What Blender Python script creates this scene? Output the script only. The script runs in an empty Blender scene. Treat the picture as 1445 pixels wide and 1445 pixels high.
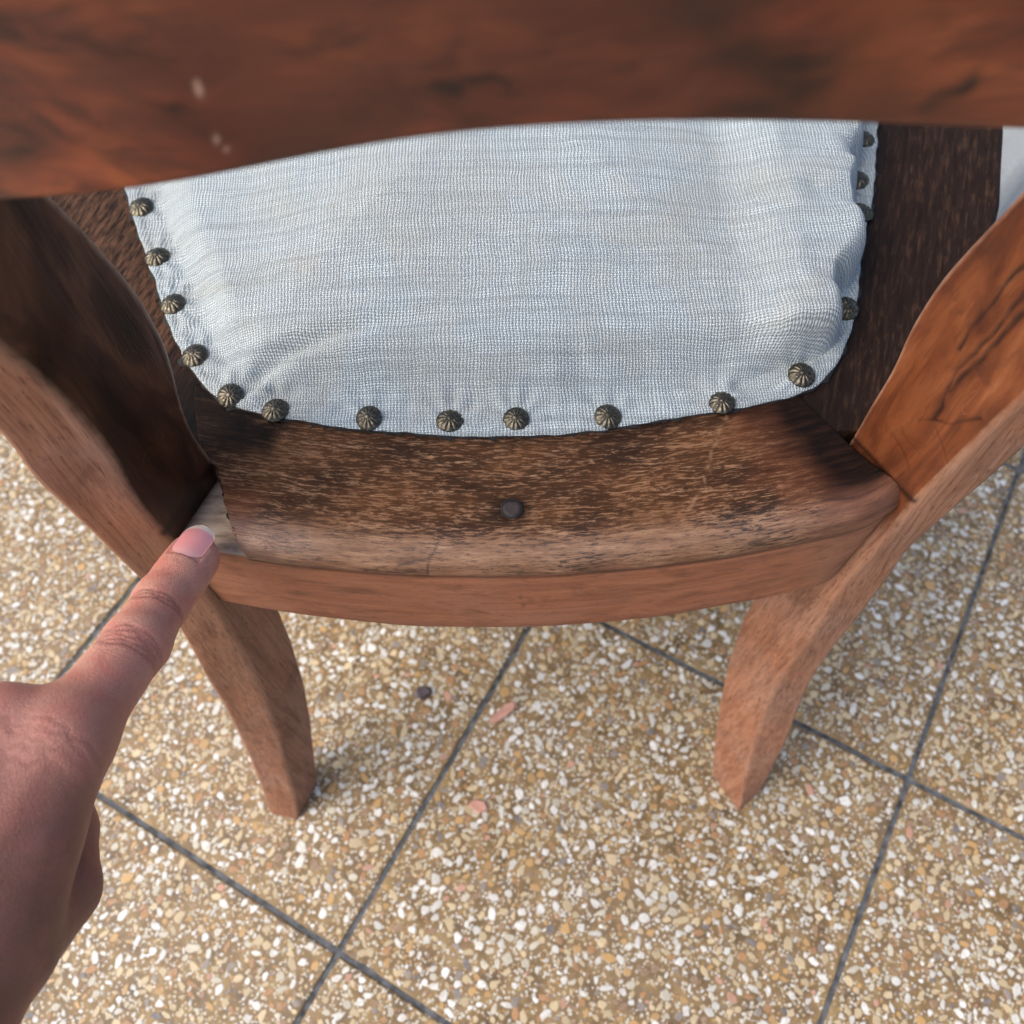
# Old wooden chair seen from above and behind, on a terrazzo floor, with a hand pointing at a broken corner
import bpy, bmesh, math, random
import numpy as np
from mathutils import Vector, Matrix
scene = bpy.context.scene
rad = math.radians
rng = np.random.default_rng(7)
random.seed(7)

# ------------------------------------------------------------------ camera
cam_d = bpy.data.cameras.new('camera')
cam = bpy.data.objects.new('camera', cam_d)
scene.collection.objects.link(cam)
cam.matrix_world = Matrix.Translation((0, 0, 0.5764)) @ Matrix.Rotation(rad(27.719), 4, 'X') @ Matrix.Rotation(rad(-1.5), 4, 'Z')
cam_d.sensor_width = 36
cam_d.lens = 1300 / 1445 * 36
cam_d.clip_start = 0.01
cam_d.clip_end = 100
cam_d.dof.use_dof = True
cam_d.dof.focus_distance = 0.318
cam_d.dof.aperture_fstop = cam_d.lens / 2.6          # a pupil of about 2.6 mm, as in a phone
scene.camera = cam

# ------------------------------------------------------------------ daylight
SUN_DIR = Vector((-0.66, -0.16, 0.72)).normalized()
elev = math.asin(SUN_DIR.z)
az = math.atan2(SUN_DIR.x, SUN_DIR.y)
world = bpy.data.worlds.new('World')
scene.world = world
world.use_nodes = True
wn = world.node_tree
for n in list(wn.nodes): wn.nodes.remove(n)
sky = wn.nodes.new('ShaderNodeTexSky')
sky.sky_type = 'NISHITA'
sky.sun_disc = False
sky.sun_elevation = elev
sky.sun_rotation = az
sky.altitude = 100
sky.air_density = 0.8
sky.dust_density = 4.0
sky.ozone_density = 0.6
bg = wn.nodes.new('ShaderNodeBackground')
bg.inputs['Strength'].default_value = 0.14
wo = wn.nodes.new('ShaderNodeOutputWorld')
wn.links.new(sky.outputs[0], bg.inputs[0])
wn.links.new(bg.outputs[0], wo.inputs[0])
sd = bpy.data.lights.new('sun', 'SUN')
sd.energy = 1.25
sd.angle = rad(70)
sd.color = (1.0, 0.97, 0.93)
sun = bpy.data.objects.new('sun', sd)
sun.rotation_euler = SUN_DIR.to_track_quat('Z', 'Y').to_euler()
scene.collection.objects.link(sun)
scene.view_settings.view_transform = 'Standard'
scene.view_settings.look = 'None'
scene.view_settings.gamma = 1
scene.view_settings.use_curve_mapping = False
scene.view_settings.exposure = 0.95

# ------------------------------------------------------------------ measured shape data (metres)
PLANE = {"L": [[-0.134, 0.0971, 0.0], [0.4255, 0.905, 0.0], [-0.9045, 0.4253, -0.0323]], "R": [[0.1315, 0.0953, 0.0], [-0.5059, 0.8626, 0.0], [0.8559, 0.502, -0.124]]}
IB_L = [[-0.1258, 0.1446, 0.3945], [-0.1245, 0.1466, 0.3842], [-0.1234, 0.1478, 0.3716], [-0.1225, 0.1487, 0.3571], [-0.1219, 0.149, 0.3432], [-0.1219, 0.148, 0.3307], [-0.1227, 0.1453, 0.3182], [-0.1223, 0.1448, 0.3001], [-0.1211, 0.146, 0.28], [-0.1209, 0.1433, 0.2402], [-0.1209, 0.1412, 0.2137], [-0.1214, 0.1367, 0.169], [-0.1229, 0.131, 0.1346], [-0.125, 0.1239, 0.0995], [-0.1284, 0.1137, 0.0595], [-0.1315, 0.1037, 0.0179], [-0.134, 0.0971, -0.0]]
IF_L = [[-0.1111, 0.1772, 0.4117], [-0.1097, 0.1793, 0.401], [-0.1083, 0.1813, 0.388], [-0.1069, 0.1831, 0.3729], [-0.1065, 0.1829, 0.3586], [-0.1062, 0.1828, 0.35], [-0.1068, 0.1809, 0.3398], [-0.1078, 0.178, 0.3308], [-0.109, 0.1747, 0.3201], [-0.109, 0.1738, 0.3084], [-0.1078, 0.1749, 0.2883], [-0.1084, 0.1728, 0.2799], [-0.1099, 0.1618, 0.1754], [-0.1106, 0.1578, 0.1438], [-0.1125, 0.1509, 0.1059], [-0.1156, 0.1416, 0.0694], [-0.1198, 0.1299, 0.0324], [-0.1237, 0.1193, 0.0025]]
OB_L = [[-0.1433, 0.1435, 0.3592], [-0.1432, 0.1429, 0.3497], [-0.1438, 0.1409, 0.3393], [-0.1431, 0.1412, 0.325], [-0.1423, 0.1417, 0.3075], [-0.1416, 0.1416, 0.287], [-0.1402, 0.1419, 0.252], [-0.1403, 0.1383, 0.2077], [-0.1418, 0.1325, 0.1722], [-0.1428, 0.1272, 0.1313], [-0.1449, 0.1195, 0.088], [-0.1477, 0.1099, 0.0421], [-0.1506, 0.1008, 0.002]]
IB_R = [[0.1501, 0.1506, 0.3521], [0.1476, 0.1512, 0.3373], [0.1444, 0.1506, 0.3129], [0.1412, 0.1504, 0.29], [0.1381, 0.1467, 0.2539], [0.1345, 0.1458, 0.2251], [0.1337, 0.1421, 0.2045], [0.1316, 0.1376, 0.1719], [0.1282, 0.1336, 0.1322], [0.1282, 0.1266, 0.1035], [0.128, 0.1207, 0.0786], [0.1288, 0.1116, 0.0474], [0.1317, 0.0954, 0.0015]]
IF_R = [[0.137, 0.1845, 0.3992], [0.1345, 0.1857, 0.3868], [0.1303, 0.1872, 0.364], [0.1282, 0.1856, 0.343], [0.1279, 0.1819, 0.3257], [0.1266, 0.1805, 0.3113], [0.1254, 0.1784, 0.2944], [0.1141, 0.1658, 0.165], [0.1126, 0.1607, 0.1342], [0.1125, 0.1521, 0.099], [0.1137, 0.1413, 0.0631], [0.116, 0.1276, 0.0233], [0.1183, 0.1174, -0.0017]]
OB_R = [[0.1645, 0.1515, 0.3225], [0.1543, 0.151, 0.2496], [0.1534, 0.1479, 0.2307], [0.1511, 0.1439, 0.1988], [0.1487, 0.1409, 0.17], [0.1465, 0.1362, 0.1361], [0.1462, 0.1291, 0.1049], [0.1469, 0.12, 0.0731], [0.1464, 0.1138, 0.0442], [0.1457, 0.1078, 0.0152], [0.1445, 0.1044, -0.0064]]
CRACKS = [[[0.1413, 0.1735, 0.3839], [0.1401, 0.1735, 0.376], [0.1392, 0.1727, 0.3664], [0.138, 0.1725, 0.3572], [0.1373, 0.1716, 0.3491]], [[0.1432, 0.1686, 0.3771], [0.1423, 0.1679, 0.368], [0.1414, 0.1676, 0.3608], [0.1401, 0.1675, 0.3516], [0.1386, 0.1681, 0.3438], [0.1382, 0.1669, 0.3361], [0.1387, 0.1642, 0.3283], [0.1383, 0.1636, 0.3231]], [[0.1443, 0.1657, 0.373], [0.1434, 0.1656, 0.3664], [0.1426, 0.165, 0.3588], [0.1411, 0.1655, 0.3507], [0.14, 0.1657, 0.3434], [0.1389, 0.1656, 0.3353]], [[0.1361, 0.1661, 0.3182], [0.1384, 0.1633, 0.3227], [0.1417, 0.1588, 0.3272], [0.1454, 0.1546, 0.3359]], [[0.139, 0.1619, 0.3214], [0.1412, 0.1573, 0.3178], [0.1432, 0.1533, 0.3153], [0.1439, 0.1516, 0.3135]], [[0.1331, 0.1693, 0.3103], [0.1354, 0.1646, 0.3077], [0.1385, 0.1594, 0.3078]], [[0.1328, 0.1684, 0.305], [0.1357, 0.1628, 0.3024], [0.1377, 0.1588, 0.2994]]]
LINEN = [[-0.1607, 0.3041], [-0.1553, 0.2896], [-0.1482, 0.2736], [-0.1431, 0.2613], [-0.1388, 0.2508], [-0.1349, 0.2398], [-0.13, 0.2291], [-0.1237, 0.218], [-0.116, 0.2069], [-0.1078, 0.1998], [-0.0986, 0.1957], [-0.0837, 0.1918], [-0.0704, 0.1885], [-0.0572, 0.1863], [-0.0414, 0.1842], [-0.0232, 0.1821], [-0.0051, 0.1813], [0.0104, 0.1811], [0.0208, 0.1814], [0.0391, 0.1836], [0.0549, 0.1862], [0.0736, 0.1893], [0.0896, 0.1914], [0.1032, 0.1944], [0.1145, 0.1985], [0.1208, 0.2042], [0.126, 0.2106], [0.1309, 0.2189], [0.1347, 0.2274], [0.1384, 0.2378], [0.1417, 0.2486], [0.1448, 0.2616], [0.1484, 0.275], [0.1552, 0.2907], [0.1598, 0.3072], [0.163, 0.32], [0.1673, 0.3377]]
TACKS = [[-0.1545, 0.3008], [-0.1432, 0.2725], [-0.133, 0.2472], [-0.1208, 0.2214], [-0.1046, 0.2021], [-0.087, 0.1949], [-0.052, 0.1903], [-0.022, 0.1885], [0.0024, 0.1883], [0.0363, 0.1882], [0.079, 0.1931], [0.1101, 0.204], [0.1331, 0.2354], [0.1498, 0.2866], [0.1518, 0.3055], [0.1596, 0.3308]]
CREASE = [[[-0.1011, 0.2029], [-0.0928, 0.2113], [-0.0814, 0.2168], [-0.0657, 0.221], [-0.0472, 0.2248], [-0.0257, 0.2251]], [[-0.0964, 0.1967], [-0.0853, 0.2014], [-0.0725, 0.2042]], [[0.0889, 0.1996], [0.1004, 0.2067], [0.1117, 0.2112], [0.1249, 0.2181]], [[0.0933, 0.1941], [0.1022, 0.2018], [0.1085, 0.208]], [[0.1458, 0.2686], [0.1373, 0.2766], [0.1266, 0.2809]], [[0.1307, 0.2274], [0.1247, 0.2242], [0.1155, 0.2177]]]
PEG = [-0.0001, 0.1517, 0.29]
MARKS_DARK = [[[-0.0359, 0.1464], [-0.0348, 0.1452]], [[0.062, 0.1582], [0.0627, 0.1576]], [[-0.0254, 0.1395], [-0.0289, 0.1342], [-0.0301, 0.1302]], [[0.0421, 0.1494], [0.0415, 0.1477]], [[-0.018, 0.1447], [-0.0205, 0.1467]], [[0.0822, 0.1377], [0.0898, 0.1396]], [[-0.0398, 0.1331], [-0.0302, 0.1339]]]
MARKS_LIGHT = [[[0.0794, 0.1873], [0.073, 0.1722], [0.0674, 0.1577], [0.0608, 0.148]], [[0.0128, 0.1741], [0.0279, 0.1691]]]
RAILB = [[-0.1072, 0.1406, 0.446], [-0.0974, 0.1387, 0.448], [-0.0848, 0.1365, 0.4506], [-0.0697, 0.1342, 0.4539], [-0.0551, 0.1323, 0.4578], [-0.0384, 0.1307, 0.4627], [-0.0254, 0.1297, 0.4661], [-0.013, 0.129, 0.4685], [-0.001, 0.1286, 0.4699], [0.0108, 0.1285, 0.4706], [0.0226, 0.1286, 0.4707], [0.0346, 0.1289, 0.4702], [0.0467, 0.1295, 0.4692], [0.0593, 0.1304, 0.4678], [0.0723, 0.1316, 0.466], [0.0924, 0.134, 0.4625], [0.1034, 0.1356, 0.4604]]
RSPOT = {"a": [-0.0047, 0.1287, 0.4787], "b": [0.0768, 0.1321, 0.4731], "c": [-0.0541, 0.1322, 0.4721], "d": [-0.0792, 0.1356, 0.4681], "e": [-0.0761, 0.1351, 0.4842], "f": [-0.0637, 0.1334, 0.4839], "top": [0.0019, 0.1286, 0.4921], "g": [-0.0318, 0.1301, 0.4816], "h": [0.0015, 0.1286, 0.4767]}
HAND = {"tip": [-0.1095, 0.1354, 0.2911], "dip": [-0.115, 0.1169, 0.2978], "pip": [-0.1163, 0.0986, 0.3085], "mcp": [-0.1238, 0.0652, 0.326], "mcp2": [-0.1385, 0.0678, 0.3296], "mcp3": [-0.1581, 0.0645, 0.3222], "mcp4": [-0.1788, 0.0584, 0.3077], "web": [-0.1318, 0.0408, 0.3199], "th_cmc": [-0.139, 0.0123, 0.3117], "th_mcp": [-0.1343, 0.0304, 0.2918], "th_ip": [-0.1387, 0.0477, 0.2851], "th_tip": [-0.1423, 0.0587, 0.283], "pip2": [-0.1657, 0.0844, 0.2863], "pip3": [-0.1857, 0.0841, 0.2816], "pip4": [-0.1986, 0.0793, 0.2791], "t2": [-0.1551, 0.068, 0.2732], "t3": [-0.1731, 0.0629, 0.2671], "t4": [-0.1896, 0.055, 0.263], "wr": [-0.1487, -0.0079, 0.3203], "wr2": [-0.1723, -0.0031, 0.3115], "arm": [-0.1498, -0.0589, 0.3364], "arm2": [-0.1727, -0.0551, 0.3271]}
CAMDIR = [-0.0, -0.4651, 0.8852]
SPLINTERS = [[-0.025, 0.1021], [-0.008, 0.1596], [-0.0596, 0.1734]]

# ------------------------------------------------------------------ helpers
def link(o):
    scene.collection.objects.link(o)
    return o

def empty(name, loc, label=None, cat=None, kind=None, group=None):
    o = bpy.data.objects.new(name, None)
    o.empty_display_size = 0.02
    o.location = loc
    if label: o['label'] = label
    if cat: o['category'] = cat
    if kind: o['kind'] = kind
    if group: o['group'] = group
    return link(o)

def mesh_obj(name, verts, faces, mat, parent=None, smooth=True, attrs=None):
    """verts are world coordinates; a parent that is an unrotated Empty is subtracted"""
    verts = np.asarray(verts, dtype=float)
    if parent is not None:
        p = parent
        while p is not None:
            verts = verts - np.array(p.location)
            p = p.parent
    me = bpy.data.meshes.new(name)
    me.from_pydata(verts.tolist(), [], [list(map(int, f)) for f in faces])
    me.update()
    if smooth:
        me.polygons.foreach_set('use_smooth', [True] * len(me.polygons))
    for k, v in (attrs or {}).items():
        v = np.asarray(v, dtype=np.float32)
        if v.ndim == 1:
            a = me.attributes.new(k, 'FLOAT', 'POINT'); a.data.foreach_set('value', v)
        else:
            a = me.attributes.new(k, 'FLOAT_COLOR', 'POINT')
            a.data.foreach_set('color', np.concatenate([v, np.ones((len(v), 1), np.float32)], 1).ravel())
    if mat: me.materials.append(mat)
    o = bpy.data.objects.new(name, me)
    if parent is not None: o.parent = parent
    return link(o)

def grid_faces(nr, nc, closed_c=False, off=0):
    r = np.arange(nr - 1)[:, None]
    c = np.arange(nc if closed_c else nc - 1)[None, :]
    c2 = (c + 1) % nc
    a = r * nc + c; b = r * nc + c2; d = (r + 1) * nc + c2; e = (r + 1) * nc + c
    return (np.stack([a, b, d, e], -1).reshape(-1, 4) + off).tolist()

def seg_dist(P, poly):
    """distance of points P (n,k) to a polyline"""
    P = np.asarray(P, float); poly = np.asarray(poly, float)
    best = np.full(len(P), 1e9)
    for a, b in zip(poly[:-1], poly[1:]):
        ab = b - a
        t = np.clip(((P - a) @ ab) / max(ab @ ab, 1e-12), 0, 1)
        best = np.minimum(best, np.linalg.norm(P - (a + t[:, None] * ab), axis=1))
    return best

def smooth01(x):
    x = np.clip(x, 0, 1)
    return x * x * (3 - 2 * x)

def vnoise(P, scale, seed=0):
    """cheap smooth noise in -1..1 from summed sines"""
    r = np.random.default_rng(seed)
    P = np.asarray(P, float) * scale
    s = np.zeros(len(P))
    for k in range(7):
        d = r.normal(size=P.shape[1]); d /= np.linalg.norm(d)
        s += np.sin(P @ d * (1 + 0.8 * r.random()) * 6.283 + r.random() * 6.283)
    return s / 3.5

class NT:
    """small node-tree writer"""
    def __init__(self, name):
        self.m = bpy.data.materials.new(name)
        self.m.use_nodes = True
        self.t = self.m.node_tree
        for n in list(self.t.nodes): self.t.nodes.remove(n)
        self.out = self.t.nodes.new('ShaderNodeOutputMaterial')
        self.bsdf = self.t.nodes.new('ShaderNodeBsdfPrincipled')
        self.t.links.new(self.bsdf.outputs[0], self.out.inputs[0])
    def put(self, sock, v):
        if hasattr(v, 'is_output'): self.t.links.new(v, sock)
        elif isinstance(v, (tuple, list)) and len(v) == 3 and sock.type == 'RGBA': sock.default_value = (*v, 1)
        else: sock.default_value = v
    def set(self, **kw):
        for k, v in kw.items(): self.put(self.bsdf.inputs[k.replace('_', ' ')], v)
    def obj(self): return self.t.nodes.new('ShaderNodeTexCoord').outputs['Object']
    def attr(self, name, col=False):
        n = self.t.nodes.new('ShaderNodeAttribute'); n.attribute_name = name
        return n.outputs['Color' if col else 'Fac']
    def mapv(self, vec, scale=(1, 1, 1), loc=(0, 0, 0), rot=(0, 0, 0)):
        n = self.t.nodes.new('ShaderNodeMapping')
        n.inputs['Scale'].default_value = scale; n.inputs['Location'].default_value = loc; n.inputs['Rotation'].default_value = rot
        self.t.links.new(vec, n.inputs['Vector'])
        return n.outputs[0]
    def noise(self, vec, scale, detail=4, rough=0.55, dist=0.0, col=False):
        n = self.t.nodes.new('ShaderNodeTexNoise')
        self.put(n.inputs['Vector'], vec)
        n.inputs['Scale'].default_value = scale; n.inputs['Detail'].default_value = detail
        n.inputs['Roughness'].default_value = rough; n.inputs['Distortion'].default_value = dist
        return n.outputs['Color' if col else 'Fac']
    def voro(self, vec, scale, feature='F1', out='Distance', rand=1.0):
        n = self.t.nodes.new('ShaderNodeTexVoronoi'); n.feature = feature
        self.put(n.inputs['Vector'], vec); n.inputs['Scale'].default_value = scale; n.inputs['Randomness'].default_value = rand
        return n.outputs[out]
    def wave(self, vec, scale, dist, detail=3, dscale=1.0, kind='BANDS', direction='X'):
        n = self.t.nodes.new('ShaderNodeTexWave'); n.wave_type = kind; n.bands_direction = direction
        self.put(n.inputs['Vector'], vec); n.inputs['Scale'].default_value = scale
        n.inputs['Distortion'].default_value = dist; n.inputs['Detail'].default_value = detail; n.inputs['Detail Scale'].default_value = dscale
        return n.outputs['Fac']
    def ramp(self, fac, stops, interp='LINEAR'):
        n = self.t.nodes.new('ShaderNodeValToRGB'); n.color_ramp.interpolation = interp
        e = n.color_ramp.elements
        while len(e) < len(stops): e.new(0.5)
        for el, (p, c) in zip(e, stops):
            el.position = p
            el.color = (*c, 1) if isinstance(c, (tuple, list)) else (c, c, c, 1)
        self.put(n.inputs[0], fac)
        return n.outputs[0]
    def mix(self, fac, a, b, mode='MIX'):
        n = self.t.nodes.new('ShaderNodeMix'); n.data_type = 'RGBA'; n.blend_type = mode; n.clamp_factor = True
        self.put(n.inputs[0], fac); self.put(n.inputs[6], a); self.put(n.inputs[7], b)
        return n.outputs[2]
    def math(self, op, a, b=0.0, clamp=False):
        n = self.t.nodes.new('ShaderNodeMath'); n.operation = op; n.use_clamp = clamp
        self.put(n.inputs[0], a); self.put(n.inputs[1], b)
        return n.outputs[0]
    def vadd(self, a, b):
        n = self.t.nodes.new('ShaderNodeVectorMath'); n.operation = 'ADD'
        self.put(n.inputs[0], a); self.put(n.inputs[1], b)
        return n.outputs[0]
    def vscale(self, a, s):
        n = self.t.nodes.new('ShaderNodeVectorMath'); n.operation = 'SCALE'
        self.put(n.inputs[0], a); n.inputs['Scale'].default_value = s
        return n.outputs[0]
    def sep(self, v):
        n = self.t.nodes.new('ShaderNodeSeparateXYZ'); self.put(n.inputs[0], v)
        return n.outputs
    def comb(self, x, y, z=0.0):
        n = self.t.nodes.new('ShaderNodeCombineXYZ')
        for i, v in enumerate((x, y, z)): self.put(n.inputs[i], v)
        return n.outputs[0]
    def lines(self, vec, scale, width, detail=2):
        """thin wandering lines: the half-way contour of a noise"""
        n = self.noise(vec, scale, detail, 0.5)
        return self.ramp(self.math('ABSOLUTE', self.math('SUBTRACT', n, 0.5)), [(0.0, 1.0), (width, 0.0)])
    def bump(self, h, dist, strength=1.0, normal=None):
        n = self.t.nodes.new('ShaderNodeBump')
        n.inputs['Distance'].default_value = dist; n.inputs['Strength'].default_value = strength
        self.put(n.inputs['Height'], h)
        if normal is not None: self.put(n.inputs['Normal'], normal)
        self.t.links.new(n.outputs[0], self.bsdf.inputs['Normal'])
        return n.outputs[0]

# ------------------------------------------------------------------ materials
def m_frame_wood():
    """stiles and legs: dull dusty brown outside ('inner'=0), varnished figured wood on the inner faces ('inner'=1)"""
    w = NT('frame_wood'); o = w.obj()
    g = w.noise(w.mapv(o, (130, 130, 9)), 1.0, 5, 0.6, 0.6)
    fine = w.noise(w.mapv(o, (900, 900, 60)), 1.0, 3, 0.6)
    big = w.noise(o, 22, 3, 0.5, 0.5)
    dull = w.ramp(g, [(0.22, (0.175, 0.068, 0.036)), (0.5, (0.305, 0.132, 0.071)), (0.8, (0.41, 0.208, 0.122))])
    patch = w.noise(w.mapv(o, (40, 40, 22)), 1.0, 5, 0.62, 0.8)
    dull = w.mix(w.math('MULTIPLY', w.ramp(big, [(0.42, 0.0), (0.68, 1.0)]), 0.5), dull, (0.30, 0.185, 0.130))
    dull = w.mix(w.math('MULTIPLY', w.ramp(patch, [(0.52, 0.0), (0.66, 1.0)]), 0.55), dull, (0.125, 0.048, 0.028))
    dull = w.mix(w.math('MULTIPLY', w.ramp(patch, [(0.30, 1.0), (0.40, 0.0)]), 0.45), dull, (0.37, 0.165, 0.095))
    dull = w.mix(w.ramp(fine, [(0.28, 0.6), (0.42, 0.0)]), dull, (0.085, 0.036, 0.022))
    fib = w.noise(w.mapv(o, (620, 620, 14)), 1.0, 4, 0.65, 0.2)
    dull = w.mix(w.ramp(fib, [(0.36, 0.55), (0.50, 0.0)]), dull, (0.13, 0.052, 0.030))
    dull = w.mix(w.ramp(fib, [(0.56, 0.0), (0.70, 0.45)]), dull, (0.43, 0.235, 0.155))
    pore = w.noise(w.mapv(o, (1400, 1400, 170)), 1.0, 2, 0.5)
    dull = w.mix(w.ramp(pore, [(0.30, 0.7), (0.38, 0.0)]), dull, (0.055, 0.022, 0.014))
    scr = w.math('MULTIPLY', w.lines(w.mapv(o, (1, 1, 0.3)), 55, 0.0035), w.ramp(w.noise(o, 38, 2), [(0.55, 0.0), (0.66, 0.6)]))
    dull = w.mix(scr, dull, (0.46, 0.30, 0.21))
    nick = w.math('MULTIPLY', w.lines(w.mapv(o, (1, 1, 0.45), loc=(3, 1, 2)), 42, 0.004), w.ramp(w.noise(w.mapv(o, (1, 1, 1), loc=(5, 5, 5)), 46, 2), [(0.58, 0.0), (0.68, 0.8)]))
    dull = w.mix(nick, dull, (0.06, 0.024, 0.016))
    fig = w.noise(w.mapv(o, (60, 60, 14)), 1.0, 4, 0.55, 1.6)
    var = w.ramp(fig, [(0.26, (0.050, 0.013, 0.006)), (0.48, (0.135, 0.038, 0.013)), (0.62, (0.185, 0.058, 0.020)), (0.78, (0.235, 0.085, 0.032))])
    var = w.mix(w.ramp(fine, [(0.3, 0.5), (0.45, 0.0)]), var, (0.06, 0.02, 0.010))
    var = w.mix(w.math('MULTIPLY', w.ramp(w.noise(o, 52, 4, 0.6, 1.0), [(0.55, 0.0), (0.70, 1.0)]), 0.5), var, (0.05, 0.016, 0.009))
    var = w.mix(scr, var, (0.30, 0.13, 0.06))
    dark = w.ramp(fig, [(0.3, (0.014, 0.006, 0.004)), (0.52, (0.048, 0.017, 0.008)), (0.72, (0.115, 0.045, 0.022))])  # darker copy of the varnish, holds the left inner face's shade
    var = w.mix(w.attr('darktone'), var, dark)
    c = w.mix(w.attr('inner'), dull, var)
    c = w.mix(w.math('MULTIPLY', w.attr('edge'), w.ramp(w.noise(o, 160, 3), [(0.35, 0.1), (0.65, 0.75)])), c, (0.36, 0.20, 0.12))
    c = w.mix(w.attr('mark'), c, (0.018, 0.007, 0.004))
    # small dust and paint flecks
    fl = w.ramp(w.voro(o, 140), [(0.03, 1.0), (0.06, 0.0)])
    fl = w.math('MULTIPLY', fl, w.ramp(w.noise(o, 60, 1), [(0.58, 0.0), (0.62, 0.6)]))
    c = w.mix(fl, c, (0.42, 0.30, 0.20))
    rough = w.math('ADD', w.math('MULTIPLY', w.attr('inner'), -0.27), w.ramp(w.math('ADD', w.math('MULTIPLY', g, 0.5), w.math('MULTIPLY', big, 0.5)), [(0.35, 0.50), (0.65, 0.72)]))
    w.set(Base_Color=c, Roughness=rough)
    w.bsdf.inputs['Specular IOR Level'].default_value = 0.32
    w.bump(w.math('SUBTRACT', w.math('ADD', w.math('MULTIPLY', g, 0.5), w.math('MULTIPLY', fine, 0.4)), w.math('MULTIPLY', w.math('ADD', nick, scr), 0.5)), 0.0007, 0.6)
    return w.m

def m_worn_cap():
    """bare worn top of the rear seat rail: tan wood with dark remains of varnish in the grain"""
    w = NT('worn_rail_wood'); o = w.obj()
    uv = w.comb(w.attr('gu'), w.attr('gv'), 0.0)
    warp = w.vscale(w.noise(w.mapv(uv, (50, 90, 1)), 1.0, 2, col=True), 0.0022)
    uvw = w.vadd(uv, warp)
    s1 = w.noise(w.mapv(uvw, (190, 1200, 1)), 1.0, 5, 0.72, 0.2)
    s2 = w.noise(w.mapv(uvw, (48, 420, 1)), 1.0, 5, 0.65, 0.2)
    s3 = w.noise(w.mapv(uv, (28, 55, 1)), 1.0, 3, 0.55)
    fine = w.noise(w.mapv(uv, (240, 1900, 1)), 1.0, 3, 0.65)
    light = w.ramp(s2, [(0.3, (0.13, 0.062, 0.031)), (0.55, (0.25, 0.133, 0.072)), (0.75, (0.42, 0.255, 0.15))])
    sm = w.math('ADD', w.math('MULTIPLY', s1, 0.80), w.math('MULTIPLY', s2, 0.20))
    sm = w.math('ADD', sm, w.math('MULTIPLY', w.math('SUBTRACT', s3, 0.5), 0.20))
    sm = w.math('ADD', sm, w.math('MULTIPLY', w.attr('worn'), 0.105))
    k = w.ramp(sm, [(0.492, 1.0), (0.524, 0.75), (0.545, 0.15), (0.57, 0.0)])
    darkc = w.ramp(fine, [(0.3, (0.007, 0.004, 0.003)), (0.7, (0.026, 0.012, 0.007))])
    c = w.mix(w.math('MULTIPLY', k, 0.92), light, darkc)
    c = w.mix(w.ramp(fine, [(0.32, 0.75), (0.48, 0.0)]), c, (0.04, 0.018, 0.010))
    c = w.mix(w.math('MULTIPLY', w.ramp(s3, [(0.35, 0.0), (0.65, 1.0)]), 0.35), c, (0.21, 0.085, 0.03))
    red = w.ramp(s2, [(0.3, (0.055, 0.017, 0.009)), (0.7, (0.20, 0.075, 0.036))])
    c = w.mix(w.attr('varnish'), c, red)
    c = w.mix(w.math('MULTIPLY', w.attr('grime_shade'), w.ramp(s2, [(0.3, 1.0), (0.75, 0.88)])), c, (0.0055, 0.0040, 0.0036))
    c = w.mix(w.attr('scratch'), c, (0.40, 0.24, 0.14))
    c = w.mix(w.attr('mark'), c, (0.014, 0.008, 0.006))
    r = w.mix(w.attr('gloss'), w.ramp(sm, [(0.4, 0.42), (0.7, 0.66)]), (0.24, 0.24, 0.24))
    w.set(Base_Color=c, Roughness=r)
    w.put(w.bsdf.inputs['Specular IOR Level'], w.math('ADD', 0.05, w.math('MULTIPLY', w.attr('gloss'), 0.9)))
    w.bump(w.math('ADD', w.math('MULTIPLY', sm, 0.8), w.math('MULTIPLY', fine, 0.6)), 0.0009, 0.8)
    return w.m

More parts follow.
